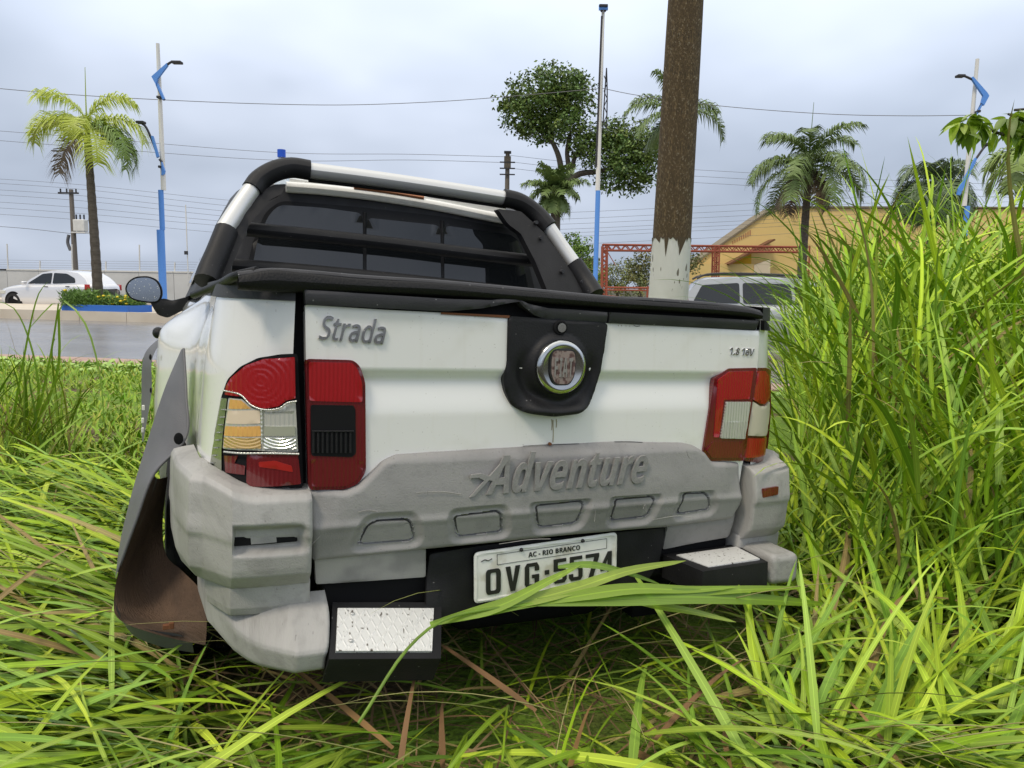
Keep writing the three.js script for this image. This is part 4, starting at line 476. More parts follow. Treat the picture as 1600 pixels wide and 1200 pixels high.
{ // handle panel with lock and round badge
  const c = at(873, 573, 0.03), lipY = at(873, 640, 0.03).y;
  const hz = (x, y) => { const r = Math.hypot(x - c.x, (y - c.y)); let z = 0.024; z += 0.012 * sstep(0.085, 0.066, r) ; z += 0.028 * Math.exp(-(((y - lipY) / 0.024) ** 2)) * sstep(0.11, 0.05, Math.abs(x - c.x)); z -= 0.012 * Math.exp(-(((r - 0.094) / 0.014) ** 2)) * sstep(c.y + 0.05, c.y - 0.03, y); return z; };
  part('handle_panel', shell(roundPoly(poly([[797, 494], [954, 505], [949, 540], [942, 582], [930, 620], [922, 636], [900, 646], [864, 651], [820, 645], [802, 634], [793, 615], [789, 592], [795, 570]], 0.03), 0.012), hz, 0.02, 0.007, 0.006), M.black);
  const lk = at(878, 512, 0.035), lc = new THREE.CylinderGeometry(0.011, 0.011, 0.014, 24); lc.rotateX(Math.PI / 2); lc.translate(lk.x, lk.y, 0.029);
  const lock = part('lock_cylinder', lc, M.chrome); const lr = new THREE.TorusGeometry(0.0145, 0.004, 8, 28); lr.translate(lk.x, lk.y, 0.027); part('lock_ring', lr, M.soot, lock);
  const ringG = new THREE.LatheGeometry([[0.066, 0], [0.067, 0.01], [0.062, 0.018], [0.052, 0.02], [0.045, 0.015], [0.0, 0.013]].map((p) => new THREE.Vector2(...p)), 56); ringG.rotateX(Math.PI / 2); ringG.translate(c.x, c.y, 0.034);
  const badge = part('round_badge', ringG, std({ color: rgb(0.5, 0.51, 0.5), roughness: 0.14, metalness: 1 }), truck, 'round chrome badge with faded red shield');
  const sh = roundPoly([[-0.03, 0.044], [0.03, 0.044], [0.035, 0.02], [0.033, -0.02], [0.02, -0.043], [-0.02, -0.043], [-0.033, -0.02], [-0.035, 0.02]].map(([x, y]) => [c.x + x, c.y + y]), 0.012);
  const sh2 = sh.map(([x, y]) => [c.x + (x - c.x) * 0.92, c.y + (y - c.y) * 0.92]);
  part('badge_border', shell(sh, flat(0.0545), 0.006, 0.02, 0.001), M.ink, badge);
  part('badge_shield', shell(sh2, flat(0.0565), 0.004, 0.02, 0.0015), std({ roughness: 0.45, map: colTex(128, (u, v) => mixc([0.09, 0.045, 0.04], [0.26, 0.2, 0.18], sstep(0.35, 0.65, fbm(u * 24, v * 24, 3, 4, 24))), 6) }), badge);
  [['F', -0.0195], ['I', -0.006], ['A', 0.0], ['T', 0.0145]].forEach(([ch, dx], i) => { const g = new TextGeometry(ch, { font: fontB0, size: 0.02, depth: 0.0015, curveSegments: 3 }); g.computeBoundingBox(); const b = g.boundingBox; g.translate(-(b.min.x + b.max.x) / 2, 0, 0); g.scale(0.72, 2.3, 1); g.translate(c.x + [-0.0205, -0.0085, 0.0035, 0.0185][i], c.y - 0.022, 0.0568); part('badge_letter', g, std({ color: rgb(0.33, 0.31, 0.29), roughness: 0.4, metalness: 0.5 }), badge); });
}
// grey cladding across the lower tailgate
const cladTopY = 0.318, crY = 0.165;
const cladP = roundPoly(poly([[481, 768], [540, 768], [560, 760], [573, 748], [600, 722], [622, 711], [760, 702], [860, 696], [960, 690], [1070, 692], [1088, 697], [1104, 708], [1113, 722], [1161, 724], [1156, 788], [1147, 812], [1045, 826], [900, 838], [700, 858], [600, 868], [490, 880], [484, 820]], 0.03), 0.008);
const pockets = [
  [[560, 852], [572, 820], [588, 812], [637, 810], [643, 816], [649, 842], [642, 847]], [[708, 806], [777, 797], [783, 802], [786, 829], [782, 832], [720, 840], [714, 835]],
  [[835, 790], [907, 782], [911, 786], [904, 815], [896, 819], [847, 825], [841, 821]], [[960, 780], [1018, 775], [1022, 779], [1014, 805], [1007, 809], [959, 814], [955, 810]],
  [[1067, 772], [1071, 770], [1101, 769], [1105, 774], [1110, 790], [1108, 796], [1062, 804], [1059, 800]]].map((l) => roundPoly(poly(l, 0.03), 0.008, 3));
const cladBase = (x, y) => { let z = 0.03 + 0.012 * sstep(0.33, 0.20, y); z -= 0.016 * sstep(crY, 0.085, y); z += 0.004 * Math.exp(-(((y - crY) / 0.01) ** 2)); z -= 0.012 * sstep(0.295, 0.325, y); z -= 0.02 * sstep(0.5, 0.6, Math.abs(x)) * sstep(0.15, 0.23, y); return z; };
const cladZ = (x, y) => { let z = cladBase(x, y); if (y < 0.19) for (const P of pockets) { if (Math.abs(x - P[0][0]) > 0.2) continue; const d = segDist(x, y, P), i = inside(x, y, P); z -= 0.011 * (i ? 1 : sstep(0.024, 0.004, d)); if (i && d > 0.0002) z -= 0.02; } return z; };
const cladding = part('tailgate_cladding', shell(cladP, cladZ, 0.03, 0.0032, 0.014), M.clad, truck, 'scuffed grey plastic cladding with recessed pockets');
for (const P of pockets) { const cx = P.reduce((a, p) => a + p[0], 0) / P.length, cy = P.reduce((a, p) => a + p[1], 0) / P.length; const Q = P.map(([x, y]) => { const l = Math.hypot(x - cx, y - cy); return [cx + (x - cx) * (1 - 0.0055 / l), cy + (y - cy) * (1 - 0.0055 / l)]; }); part('pocket_panel', shell(Q, (x, y) => cladBase(x, y) - 0.010, 0.012, 0.012, 0.002), M.clad, cladding); }
part('lower_strip', shell(roundPoly(poly([[491, 866], [600, 855], [664, 847], [668, 905], [580, 911], [495, 916]], 0.0), 0.006), (x, y) => 0.008 - 0.25 * Math.max(0, 0.08 - y), 0.02, 0.01, 0.005), M.cladDark);
part('lower_strip', shell(roundPoly(poly([[1042, 815], [1100, 806], [1148, 798], [1140, 841], [1090, 850], [1040, 861]], 0.0), 0.006), (x, y) => 0.008 - 0.25 * Math.max(0, 0.08 - y), 0.02, 0.01, 0.005), M.clad);
{ // raised lettering
  const word = (txt, x0, x1, y0, y1, h, shear, z, depth, mat, parent, name, bevel, fontB = fontB0) => {
    const one = []; let adv = 0; const gsz = 1;
    for (const ch of txt) { const w = (fontB.data.glyphs[ch] || fontB.data.glyphs['a']).ha / fontB.data.resolution; one.push([ch, adv]); adv += w; }
    const sx = (x1 - x0) / adv, a = Math.atan2(y1 - y0, x1 - x0);
    for (const [ch, ad] of one) { if (ch === ' ') continue; const g = new TextGeometry(ch, { font: fontB, size: gsz, depth: 1, curveSegments: 4, bevelEnabled: bevel > 0, bevelSize: bevel / h * 0.5, bevelThickness: bevel / depth, bevelSegments: 1 }); const m = new THREE.Matrix4().makeScale(sx, h / 0.72, depth); const s = new THREE.Matrix4().set(1, shear, 0, 0, 0, 1, 0, 0, 0, 0, 1, 0, 0, 0, 0, 1); g.translate(ad, 0, 0); g.applyMatrix4(m); g.applyMatrix4(s); g.rotateZ(a); g.translate(x0, y0, z); part(name, g, mat, parent); }
  };
  const a0 = at(757, 773, 0.045), a1 = at(1007, 755, 0.045); word('Adventure', a0.x + 0.005, a1.x, a0.y, a1.y + 0.002, 0.066, 0.24, 0.0405, 0.0045, M.clad, cladding, 'raised_letter', 0.0012);
  const sw = new THREE.Shape(); [[734, 777], [757, 751], [748, 746], [735, 747], [736, 742], [752, 740], [765, 744], [790, 716], [796, 716], [772, 752], [764, 750], [741, 775]].forEach(([x, y], i) => { const p = at(x, y, 0.045); i ? sw.lineTo(p.x, p.y) : sw.moveTo(p.x, p.y); });
  part('letter_swoosh', extrudeAt(sw, 0.0052, new THREE.Matrix4().makeTranslation(0, 0, 0.0405), 0.0006), M.clad, cladding);
  const s0 = at(496, 531, 0.02), s1 = at(604, 538, 0.02); word('Strada', s0.x, s1.x - 0.004, s0.y + 0.002, s1.y, 0.036, 0.16, 0.0135, 0.006, std({ color: rgb(0.5, 0.5, 0.5), roughness: 0.2, metalness: 1 }), tailgate, 'chrome_letter', 0.0012, fontR);
  const v0 = at(1140, 554, 0.02), v1 = at(1178, 556, 0.02); word('1.8 16V', v0.x, v1.x, v0.y, v1.y, 0.014, 0.1, 0.0135, 0.004, M.chrome, tailgate, 'chrome_letter', 0.0005);
}
{ // marks left on the paint and the plastic: rust drips, hairline cracks, scuffs
  const mark = (name, l, z, r, mat, parent) => part(name, tubeGeo(px(l, z), r, 12, 5), mat, parent);
  const drip = std({ color: rgb(0.42, 0.36, 0.22), roughness: 0.8 });
  for (const [x, y0, y1] of [[966, 508, 520], [971, 508, 527], [978, 509, 517], [984, 509, 523], [862, 655, 672], [864, 656, 691], [869, 655, 668]]) mark('rust_drip', [[x, y0], [x + 0.6, (y0 + y1) / 2], [x, y1]], 0.0125, 0.0011, drip, tailgate);
  for (const l of [[[817, 697], [850, 695], [905, 693]], [[960, 690], [985, 690], [1004, 691]], [[968, 572], [973, 573], [977, 573]], [[990, 508], [994, 510], [1000, 509]]]) mark('hairline_crack', l, 0.0145, 0.0007, M.ink, tailgate);
  for (const l of [[[1073, 704], [1075, 712], [1079, 717]], [[929, 789], [930, 800], [929, 815]], [[1005, 795], [1008, 788], [1010, 800]], [[500, 838], [494, 844], [488, 850]], [[650, 770], [690, 768], [720, 772]], [[1020, 812], [1060, 806], [1080, 808]], [[560, 800], [575, 797], [590, 799]], [[780, 850], [830, 843], [860, 842]]]) mark('scuff', l, 0.0445, 0.0008, M.cladDark, cladding);
  { const c = new THREE.CylinderGeometry(0.004, 0.004, 0.006, 10); c.rotateX(Math.PI / 2); const a = at(860, 694, 0.02); c.translate(a.x, a.y, 0.017); part('trim_screw', c, M.rust, tailgate); }
}
{ // ---------------- tail lamps: tailgate inserts
  const L = roundPoly(poly([[478, 561], [553, 563], [564, 573], [572, 598], [573, 738], [561, 757], [540, 766], [483, 767]], 0.025), 0.01);
  const li = part('lamp_insert', shell(L, flat(0.024), 0.02, 0.02, 0.006), M.redDark, truck, 'red tailgate lamp insert with its middle lens missing');
  part('lamp_lens', shell(roundPoly(poly([[483, 566], [551, 567], [560, 577], [567, 600], [567, 629], [484, 627]], 0.03), 0.006), flat(0.029), 0.005, 0.02, 0.003), M.red, li);
  part('lamp_cavity', shell(roundPoly(poly([[486, 633], [553, 634], [556, 640], [557, 709], [551, 715], [487, 713]], 0.03), 0.006), flat(0.0262), 0.004, 0.02, 0.001), M.soot, li);
  const ribs = []; for (let k = 0; k < 9; k++) { const a = at(490 + k * 7.2, 676, 0.03), b = at(490 + k * 7.2, 708, 0.03); ribs.push(bar(V(a.x, a.y, 0.028), V(b.x, b.y, 0.028), 0.0028, 6)); } { const a = at(488, 674, 0.03), b = at(553, 674, 0.03); ribs.push(bar(V(a.x, a.y, 0.029), V(b.x, b.y, 0.029), 0.002, 6)); }
  part('lamp_ribs', join(ribs), M.black, li);
  part('lamp_lens', shell(roundPoly(poly([[487, 718], [558, 718], [568, 720], [568, 736], [558, 752], [540, 761], [488, 762]], 0.03), 0.006), flat(0.0275), 0.004, 0.02, 0.003), M.redDark, li);
  const R = roundPoly(poly([[1141, 576], [1186, 575], [1165, 721], [1112, 721], [1101, 706], [1119, 592]], 0.025), 0.006);
  const ri = part('lamp_insert', shell(R, flat(0.024), 0.02, 0.02, 0.006), M.redDark, truck, 'red tailgate lamp insert with white reversing lens');
  part('lamp_lens', shell(roundPoly(poly([[1142, 581], [1179, 580], [1173, 624], [1133, 625], [1125, 684], [1117, 684], [1124, 594]], 0.03), 0.004), flat(0.029), 0.005, 0.02, 0.003), M.red, ri);
  part('reversing_lens', shell(roundPoly(poly([[1136, 628], [1174, 628], [1165, 686], [1127, 685]], 0.03), 0.003), (x, y) => 0.0295 + (y < 0.375 ? 0.0009 * Math.cos(x * 1250) : 0), 0.005, 0.0025, 0.001), M.clear, ri);
  part('lamp_lens', shell(roundPoly(poly([[1124, 690], [1163, 690], [1160, 716], [1114, 716], [1106, 705], [1116, 690]], 0.03), 0.003), flat(0.028), 0.005, 0.02, 0.002), M.redDark, ri);
  // body lamps wrapping the corners
  const c0 = at(408, 597, 0); const ripple = (o) => (x, y) => cornerZ(x) + o + 0.00022 * Math.cos(Math.hypot(x - c0.x, y - c0.y) * 520) * sstep(0.085, 0.05, Math.hypot(x - c0.x, y - c0.y));
  const hl = part('tail_lamp', shell(roundPoly(poly([[466, 553], [440, 554], [404, 560], [376, 574], [356, 594], [346, 622], [333, 690], [324, 742], [342, 751], [400, 761], [475, 763]], cz(0.01)), 0.008), cz(0.008), 0.03, 0.012, 0.005), M.soot, truck, 'left tail lamp with broken lower lens');
  part('lamp_lens', shell(roundPoly(poly([[461, 558], [412, 561], [384, 571], [361, 590], [353, 603], [351, 617], [379, 620], [394, 634], [414, 639], [436, 635], [448, 626], [462, 623]], cz(0.02)), 0.003), ripple(0.02), 0.008, 0.005, 0.003), M.red, hl);
  part('clear_lens', shell(roundPoly(poly([[357, 622], [379, 624], [394, 638], [414, 643], [436, 639], [448, 630], [462, 627], [466, 706], [400, 704], [348, 701], [352, 660]], cz(0.016)), 0.003), cz(0.016), 0.006, 0.01, 0.002), M.clear, hl);
  part('side_reflector', shell(roundPoly(poly([[346, 622], [355, 623], [350, 660], [346, 702], [346, 746], [326, 740], [332, 700]], cz(0.016)), 0.003), cz(0.0165), 0.006, 0.01, 0.002), M.smoked, hl);
  part('amber_lens', shell(roundPoly(poly([[356, 642], [406, 641], [407, 662], [353, 662]], cz(0.02)), 0.003), cz(0.019), 0.003, 0.01, 0.002), std({ color: rgb(0.72, 0.6, 0.45), roughness: 0.25 }), hl);
  part('amber_lens', shell(roundPoly(poly([[352, 666], [407, 666], [408, 682], [350, 681]], cz(0.02)), 0.003), cz(0.019), 0.003, 0.01, 0.002), M.amber, hl);
  const arcs = (c1) => (x, y) => cornerZ(x) + 0.0195 + 0.0014 * Math.cos(Math.hypot(x - c1.x, y - c1.y) * 900);
  part('ribbed_lens', shell(roundPoly(poly([[350, 683], [407, 684], [408, 701], [349, 699]], cz(0.02)), 0.002), arcs(at(380, 655, 0)), 0.003, 0.0022, 0.001), phy({ color: rgb(0.85, 0.55, 0.2), roughness: 0.15, metalness: 0.7, clearcoat: 1 }), hl);
  part('ribbed_lens', shell(roundPoly(poly([[412, 684], [462, 685], [463, 702], [412, 701]], cz(0.02)), 0.002), arcs(at(436, 655, 0)), 0.003, 0.0022, 0.001), phy({ color: rgb(0.8, 0.8, 0.74), roughness: 0.12, metalness: 0.85, clearcoat: 1 }), hl);
  part('reflector_bowl', shell(roundPoly(poly([[412, 645], [460, 642], [462, 662], [412, 662]], cz(0.02)), 0.002), (x, y) => cornerZ(x) + 0.018 - 8 * (y - 0.428) ** 2, 0.003, 0.006, 0.001), phy({ color: rgb(0.7, 0.7, 0.66), roughness: 0.2, metalness: 0.6, clearcoat: 1 }), hl);
  part('reflector_bowl', shell(roundPoly(poly([[412, 666], [461, 666], [462, 681], [412, 681]], cz(0.02)), 0.002), (x, y) => cornerZ(x) + 0.0195, 0.003, 0.006, 0.001), phy({ color: rgb(0.62, 0.64, 0.5), roughness: 0.2, metalness: 0.5, clearcoat: 1 }), hl);
  const teeth = []; for (let k = 0; k < 9; k++) { const t = k / 8, a_ = on(lerp(353, 331, t), lerp(640, 735, t), cz(0.02)), b_ = on(lerp(346, 327, t), lerp(640, 735, t), cz(0.02)); teeth.push(bar(a_.add(V(0, 0, 0.002)), b_.add(V(0, 0, 0.002)), 0.0016, 5)); }
  teeth.forEach((t_) => part('reflector_rib', t_, M.clear, hl));
  part('amber_lens', shell(roundPoly(poly([[359, 624], [377, 626], [392, 639], [357, 639]], cz(0.02)), 0.002), cz(0.019), 0.003, 0.01, 0.002), M.amber, hl);
  part('lens_divider', join([tubeGeo(px([[349, 702, -0.12], [375, 704, -0.075], [420, 706, -0.015], [466, 707, 0.004]], 0).map((p) => V(p.x, p.y, cornerZ(p.x) + 0.021)), 0.0022, 16, 6), tubeGeo(px([[409, 641], [410, 694]], 0).map((p) => V(p.x, p.y, cornerZ(p.x) + 0.021)), 0.0022, 4, 6), tubeGeo(px([[352, 619], [379, 622], [394, 636], [414, 641], [436, 637], [448, 628], [462, 625]], 0).map((p) => V(p.x, p.y, cornerZ(p.x) + 0.0205)), 0.0018, 30, 6)]), M.clear, hl);
  part('lamp_lens', shell(roundPoly(poly([[386, 711], [466, 709], [471, 757], [391, 761], [385, 755]], cz(0.02)), 0.003), cz(0.018), 0.006, 0.01, 0.003), M.redDark, hl);
  part('lamp_reflector', shell(roundPoly(poly([[404, 722], [430, 720], [456, 728], [458, 738], [430, 733], [405, 730]], cz(0.02)), 0.003), cz(0.021), 0.003, 0.01, 0.002), std({ color: rgb(0.34, 0.015, 0.01), roughness: 0.3 }), hl);
  part('broken_lens', shell(poly([[350, 712], [372, 712], [366, 724], [383, 728], [382, 742], [352, 738]], cz(0.012)), cz(0.013), 0.003, 0.01, 0.001), M.redDark, hl);
  const hr = part('tail_lamp', shell(roundPoly(poly([[1185, 575], [1199, 575], [1206, 584], [1207, 640], [1203, 690], [1199, 716], [1164, 720]], cz(0.01)), 0.006), cz(0.008), 0.03, 0.012, 0.004), M.redDark, truck, 'right tail lamp with clear middle lens');
  part('lamp_lens', shell(roundPoly(poly([[1186, 580], [1198, 580], [1204, 587], [1205, 622], [1197, 632], [1190, 631], [1179, 625]], cz(0.02)), 0.003), cz(0.018), 0.005, 0.008, 0.003), M.red, hr);
  part('clear_lens', shell(roundPoly(poly([[1179, 628], [1190, 635], [1198, 635], [1205, 628], [1204, 650], [1200, 681], [1170, 681]], cz(0.02)), 0.003), cz(0.017), 0.005, 0.008, 0.003), std({ color: rgb(0.58, 0.53, 0.42), roughness: 0.25 }), hr);
  part('lamp_lens', shell(roundPoly(poly([[1169, 685], [1200, 684], [1197, 712], [1166, 716]], cz(0.02)), 0.003), cz(0.018), 0.005, 0.008, 0.003), M.red, hr);
}
{ // ---------------- grey bumper corners, steps, lips
  const prof = (tab, t) => { for (let i = 0; i < tab.length - 1; i++) if (t <= tab[i + 1][0]) { const k = (t - tab[i][0]) / (tab[i + 1][0] - tab[i][0]); return [lerp(tab[i][1], tab[i + 1][1], k), lerp(tab[i][2], tab[i + 1][2], k)]; } const e = tab[tab.length - 1]; return [e[1], e[2]]; };
  // plan-view path of one bumper tier: inner end wall, straight rear face, rounded corner, side
  const PL = (list, k) => { const n = list.length - 1, t = Math.min(k * n, n - 1e-6), i = Math.floor(t), f = t - i; return [lerp(list[i][0], list[i + 1][0], f), lerp(list[i][1], list[i + 1][1], f), i === 0 ? 0 : i <= 2 ? 1 : 0]; };
  const plan = (s, k, o, side, z1, inner) => side.lip ? PL([[inner, o - 0.13], [inner, o], [0.63, o], [0.69, o - 0.035 - o * 0.15], [0.745, o - 0.08 - o * 0.4], [0.785 + 0.1 * o, -0.12 - 0.1 * o], [0.80 + 0.12 * o, z1]], k) : PL([[inner, o - 0.13], [inner, o], [Math.min(0.70, side.w - 0.09), o - 0.002], [Math.min(0.752, side.w - 0.05), o - 0.01], [Math.min(0.758, side.w - 0.044), o - 0.018], [Math.min(0.808, side.w - 0.02), o - 0.09], [Math.min(0.814, side.w - 0.016) + 0.4 * o, o - 0.11], [side.w - 0.012 + o * 0.4, -0.2], [side.w + o * 0.4, z1]], k);
  const tier = (s, tab, sideOf, z1, inner, mod, dy = 0, nr = 40, nc = 48) => { const rows = []; for (let j = 0; j <= nr; j++) { const [y, o] = prof(tab, j / nr), r = []; for (let i = 0; i <= nc; i++) { let k = i / nc; const p = plan(s, k, o, sideOf(y, o), z1, inner); let z = p[1], x = p[0], yy = y + dy; if (mod) { const m = mod(x, y, p[2]); z += m[0]; yy += m[1]; x += m[2] || 0; } r.push(V(s * x, yy, z)); } rows.push(r); } return loft(rows, 1, 1); };
  const topTab = [[0, 0.25, -0.08], [0.1, 0.246, -0.01], [0.2, 0.241, 0.034], [0.27, 0.23, 0.05], [0.45, 0.165, 0.062], [0.5, 0.152, 0.062], [0.56, 0.138, 0.056], [0.75, 0.085, 0.053], [0.82, 0.07, 0.05], [0.86, 0.063, 0.044], [0.98, 0.036, 0.018], [1, 0.034, 0.012]];
  const midTab = [[0, 0.045, 0.008], [0.15, 0.038, 0.014], [0.7, -0.012, 0.012], [0.9, -0.03, 0.004], [1, -0.032, -0.02]];
  const lipTab = [[0, 0.0, -0.02], [0.15, -0.02, 0.03], [0.6, -0.064, 0.112], [0.68, -0.071, 0.122], [0.75, -0.08, 0.126], [0.92, -0.118, 0.116], [1, -0.128, 0.10]];
  const rc = at(415, 846, 0.055), rHalf = [0.088, 0.03];
  const recess = (x, y) => { const dx = Math.abs(-x - rc.x) - rHalf[0] + 0.02, dy = Math.abs(y - rc.y - 0.012 * (x + rc.x)) - rHalf[1] + 0.014; const d = Math.hypot(Math.max(dx, 0), Math.max(dy, 0)) + Math.min(Math.max(dx, dy), 0); return sstep(0.018, 0.004, d); };
  for (const s of [-1, 1]) {
    const wob = (x, y, f) => { const r = s < 0 ? recess(x, y) : 0; const dent = s < 0 ? 0.0 * Math.exp(-(((x - 0.715) / 0.02) ** 2)) * sstep(0.235, 0.2, y) * sstep(0.05, 0.12, y) : 0; return [-0.026 * r * f - dent, y > 0.2 ? 0.03 * sstep(0.7, 0.82, x) : 0]; };
    const bp = part('bumper_corner', tier(s, topTab, () => ({ w: s < 0 ? 0.855 : 0.785 }), -0.36, s < 0 ? 0.592 : 0.603, wob, 0, 60, 72), M.bumper, truck, s < 0 ? 'scuffed grey bumper corner with an empty reflector slot' : 'grey bumper corner with a dark red reflector');
    if (s < 0) { part('reflector_slot', shell(roundPoly(poly([[366, 843], [464, 834], [466, 848], [366, 857]], 0.042), 0.004), (x) => 0.0335 - 0.06 * Math.max(0, -x - 0.68), 0.006, 0.008, 0.001), M.soot, bp); part('slot_bracket', shell(poly([[392, 842], [432, 838], [433, 849], [393, 853]], 0.042), (x) => 0.0355 - 0.06 * Math.max(0, -x - 0.68), 0.003, 0.008, 0.001), M.cladDark, bp); }
    else { const rs = (x) => x < 0.735 ? 0.055 : 0.046 - 2.6 * (x - 0.741); part('rear_reflector', shell(roundPoly(poly([[1189, 763], [1214, 759], [1213, 772], [1189, 777]], rs), 0.003), (x) => rs(x) + 0.009, 0.014, 0.006, 0.002), M.redDark, bp); }
    part('bumper_mid', tier(s, midTab, () => ({ w: 0.81 }), -0.26, s < 0 ? 0.588 : 0.6, null), M.bumper);
    if (s < 0) part('bumper_lip', tier(s, lipTab, () => ({ lip: 1 }), -0.3, s < 0 ? 0.57 : 0.675, (x, y) => [0, 0.05 * sstep(0.7, 0.83, x), s < 0 && x < 0.6 ? 0.02 * sstep(-0.02, -0.1, y) - 0.02 : 0], s < 0 ? 0 : 0.055), M.bumper);
    else part('bumper_lip', join([bx(0.1, 0.085, 0.3, 0.668, -0.022, -0.02, 0.02), bx(0.16, 0.05, 0.2, 0.70, -0.005, -0.13, 0.02)]), M.bumper);
  }
  // left step, tilted down towards the back; right step level
  const quad = (pts) => { const g = loft([[pts[0], pts[1]], [pts[3], pts[2]]], 6, 6); return g; };
  const slab = (q, t) => { const n = q[1].clone().sub(q[0]).cross(q[3].clone().sub(q[0])).normalize(); if (n.y < 0) n.negate(); const b = q.map((p) => p.clone().addScaledVector(n, -t)); return { n, g: join([quad(q), quad([b[3], b[2], b[1], b[0]]), quad([q[3], q[2], b[2], b[3]]), quad([q[1], q[0], b[0], b[1]]), quad([q[0], q[3], b[3], b[0]]), quad([q[2], q[1], b[1], b[2]])]) }; };
  const lt = [at(520, 941, 0.0), at(690, 941, 0.0), at(689, 1029, 0.145), at(514, 1030, 0.145)];
  const s1 = slab(lt, 0.07); const st1 = part('step_block', s1.g, M.black);
  const tl = [at(527, 953, 0.02), at(677, 953, 0.02), at(674, 1020, 0.13), at(524, 1020, 0.13)].map((p) => p.addScaledVector(s1.n, 0.006));
  part('tread_plate', slab(tl, 0.006).g, M.alu, st1);
  for (const [x, y, z] of [[549, 963, 0.035], [547, 1005, 0.105], [644, 1005, 0.105]]) { const p = at(x, y, z).addScaledVector(s1.n, 0.009), c = new THREE.SphereGeometry(0.006, 10, 6); c.scale(1, 0.5, 1); c.translate(p.x, p.y, p.z); part('rivet', c, M.silver, st1); }
  const rt = [at(1035, 866, -0.02), at(1148, 850, -0.02), at(1200, 878, 0.135), at(1098, 893, 0.135)]; const s2 = slab(rt, 0.065); const st2 = part('step_block', s2.g, M.black);
  part('tread_plate', slab([at(1057, 870, 0.005), at(1150, 857, 0.005), at(1187, 876, 0.115), at(1107, 889, 0.115)].map((p) => p.addScaledVector(s2.n, 0.006)), 0.006).g, M.alu, st2);
  part('bumper_beam', bx(1.15, 0.09, 0.08, 0.02, -0.02, -0.07, 0.01), M.soot);
}
{ // ---------------- plate holder and number plate
  const bz = (x, y) => -0.004 + 0.02 * sstep(-0.2, -0.3, x) * sstep(0.02, -0.08, y);
  part('plate_holder', shell(roundPoly(poly([[672, 866], [760, 852], [900, 838], [1042, 825], [1030, 880], [1014, 906], [985, 916], [800, 948], [690, 961], [660, 967]], -0.005), 0.006), bz, 0.012, 0.015, 0.003), M.black, truck, 'black bent number plate holder');
  const c = [at(745, 861, 0.012), at(967, 832, 0.012), at(963, 906, 0.012), at(741, 944, 0.012)];
  const o = c[3], ux = c[2].clone().sub(c[3]), a = Math.atan2(ux.y, ux.x), w = 0.40, h = 0.13;
  const loc = (u, v) => [o.x + Math.cos(a) * u * w - Math.sin(a) * v * h, o.y + Math.sin(a) * u * w + Math.cos(a) * v * h];
  const P = roundPoly([[0, 0], [1, 0], [1, 1], [0, 1]].map(([u, v]) => loc(u, v)), 0.014, 6);
  const cx = loc(0.5, 0.5); const plate = part('number_plate', shell(P, (x, y) => { const d = segDist(x, y, P); return 0.012 + 0.002 * Math.exp(-(((d - 0.006) / 0.0025) ** 2)); }, 0.003, 0.004, 0.002), M.plate, truck, 'white number plate with black characters');
  const place = (u, v, sw, sh) => new THREE.Matrix4().makeTranslation(...loc(u, v), 0.0125).multiply(new THREE.Matrix4().makeRotationZ(a)).multiply(new THREE.Matrix4().makeScale(sw, sh, 1));
  const S = (pts, holes = []) => { const s = new THREE.Shape(pts.map((p) => new THREE.Vector2(...p))); for (const q of holes) s.holes.push(new THREE.Path(q.map((p) => new THREE.Vector2(...p)))); return s; };
  const rrect = (x0, y0, x1, y1, r) => roundPoly([[x0, y0], [x1, y0], [x1, y1], [x0, y1]], r, 4);
  const gl = {
    O: S(rrect(0, 0, 1, 1, 0.22), [rrect(0.3, 0.14, 0.7, 0.86, 0.1)]),
    V: S([[0, 1], [0.32, 1], [0.5, 0.3], [0.68, 1], [1, 1], [0.66, 0], [0.34, 0]]),
    G: S([[1, 0.68], [1, 0.85], [0.85, 1], [0.15, 1], [0, 0.85], [0, 0.15], [0.15, 0], [0.85, 0], [1, 0.12], [1, 0.52], [0.5, 0.52], [0.5, 0.38], [0.7, 0.38], [0.7, 0.14], [0.3, 0.14], [0.3, 0.86], [0.7, 0.86], [0.7, 0.68]]),
    5: S([[0.05, 1], [0.95, 1], [0.95, 0.86], [0.34, 0.86], [0.34, 0.64], [0.8, 0.64], [0.98, 0.52], [1, 0.14], [0.84, 0], [0.16, 0], [0, 0.12], [0, 0.28], [0.3, 0.28], [0.3, 0.14], [0.7, 0.14], [0.7, 0.5], [0.05, 0.5]]),
    7: S([[0, 1], [1, 1], [1, 0.86], [0.55, 0], [0.22, 0], [0.66, 0.86], [0, 0.86]]),
    4: S([[0.55, 1], [0.84, 1], [0.84, 0.36], [1, 0.36], [1, 0.22], [0.84, 0.22], [0.84, 0], [0.55, 0], [0.55, 0.22], [0, 0.22], [0, 0.36]], [[[0.55, 0.36], [0.3, 0.36], [0.55, 0.74]]]),
  };
  const xs = [0.075, 0.205, 0.335, 0.53, 0.645, 0.765, 0.875];
  [...'OVG5574'].forEach((ch, i) => { const g = new THREE.ExtrudeGeometry(gl[ch], { depth: 0.0022, bevelEnabled: false, curveSegments: 4 }); g.applyMatrix4(place(xs[i], 0.14, 0.039, 0.064)); part('plate_character', g, M.ink, plate); });
  { const g = bx(0.012, 0.011, 0.002, 0, 0, 0.001); g.applyMatrix4(place(0.488, 0.4, 1, 1)); part('plate_character', g, M.ink, plate); }
  { const g = new TextGeometry('AC - RIO BRANCO', { font: fontB0, size: 0.0125, depth: 0.001, curveSegments: 3 }); g.computeBoundingBox(); const b = g.boundingBox; g.scale(0.145 / b.max.x, 1, 1); g.applyMatrix4(place(0.36, 0.755, 1, 1)); part('plate_city_name', g, M.ink, plate); }
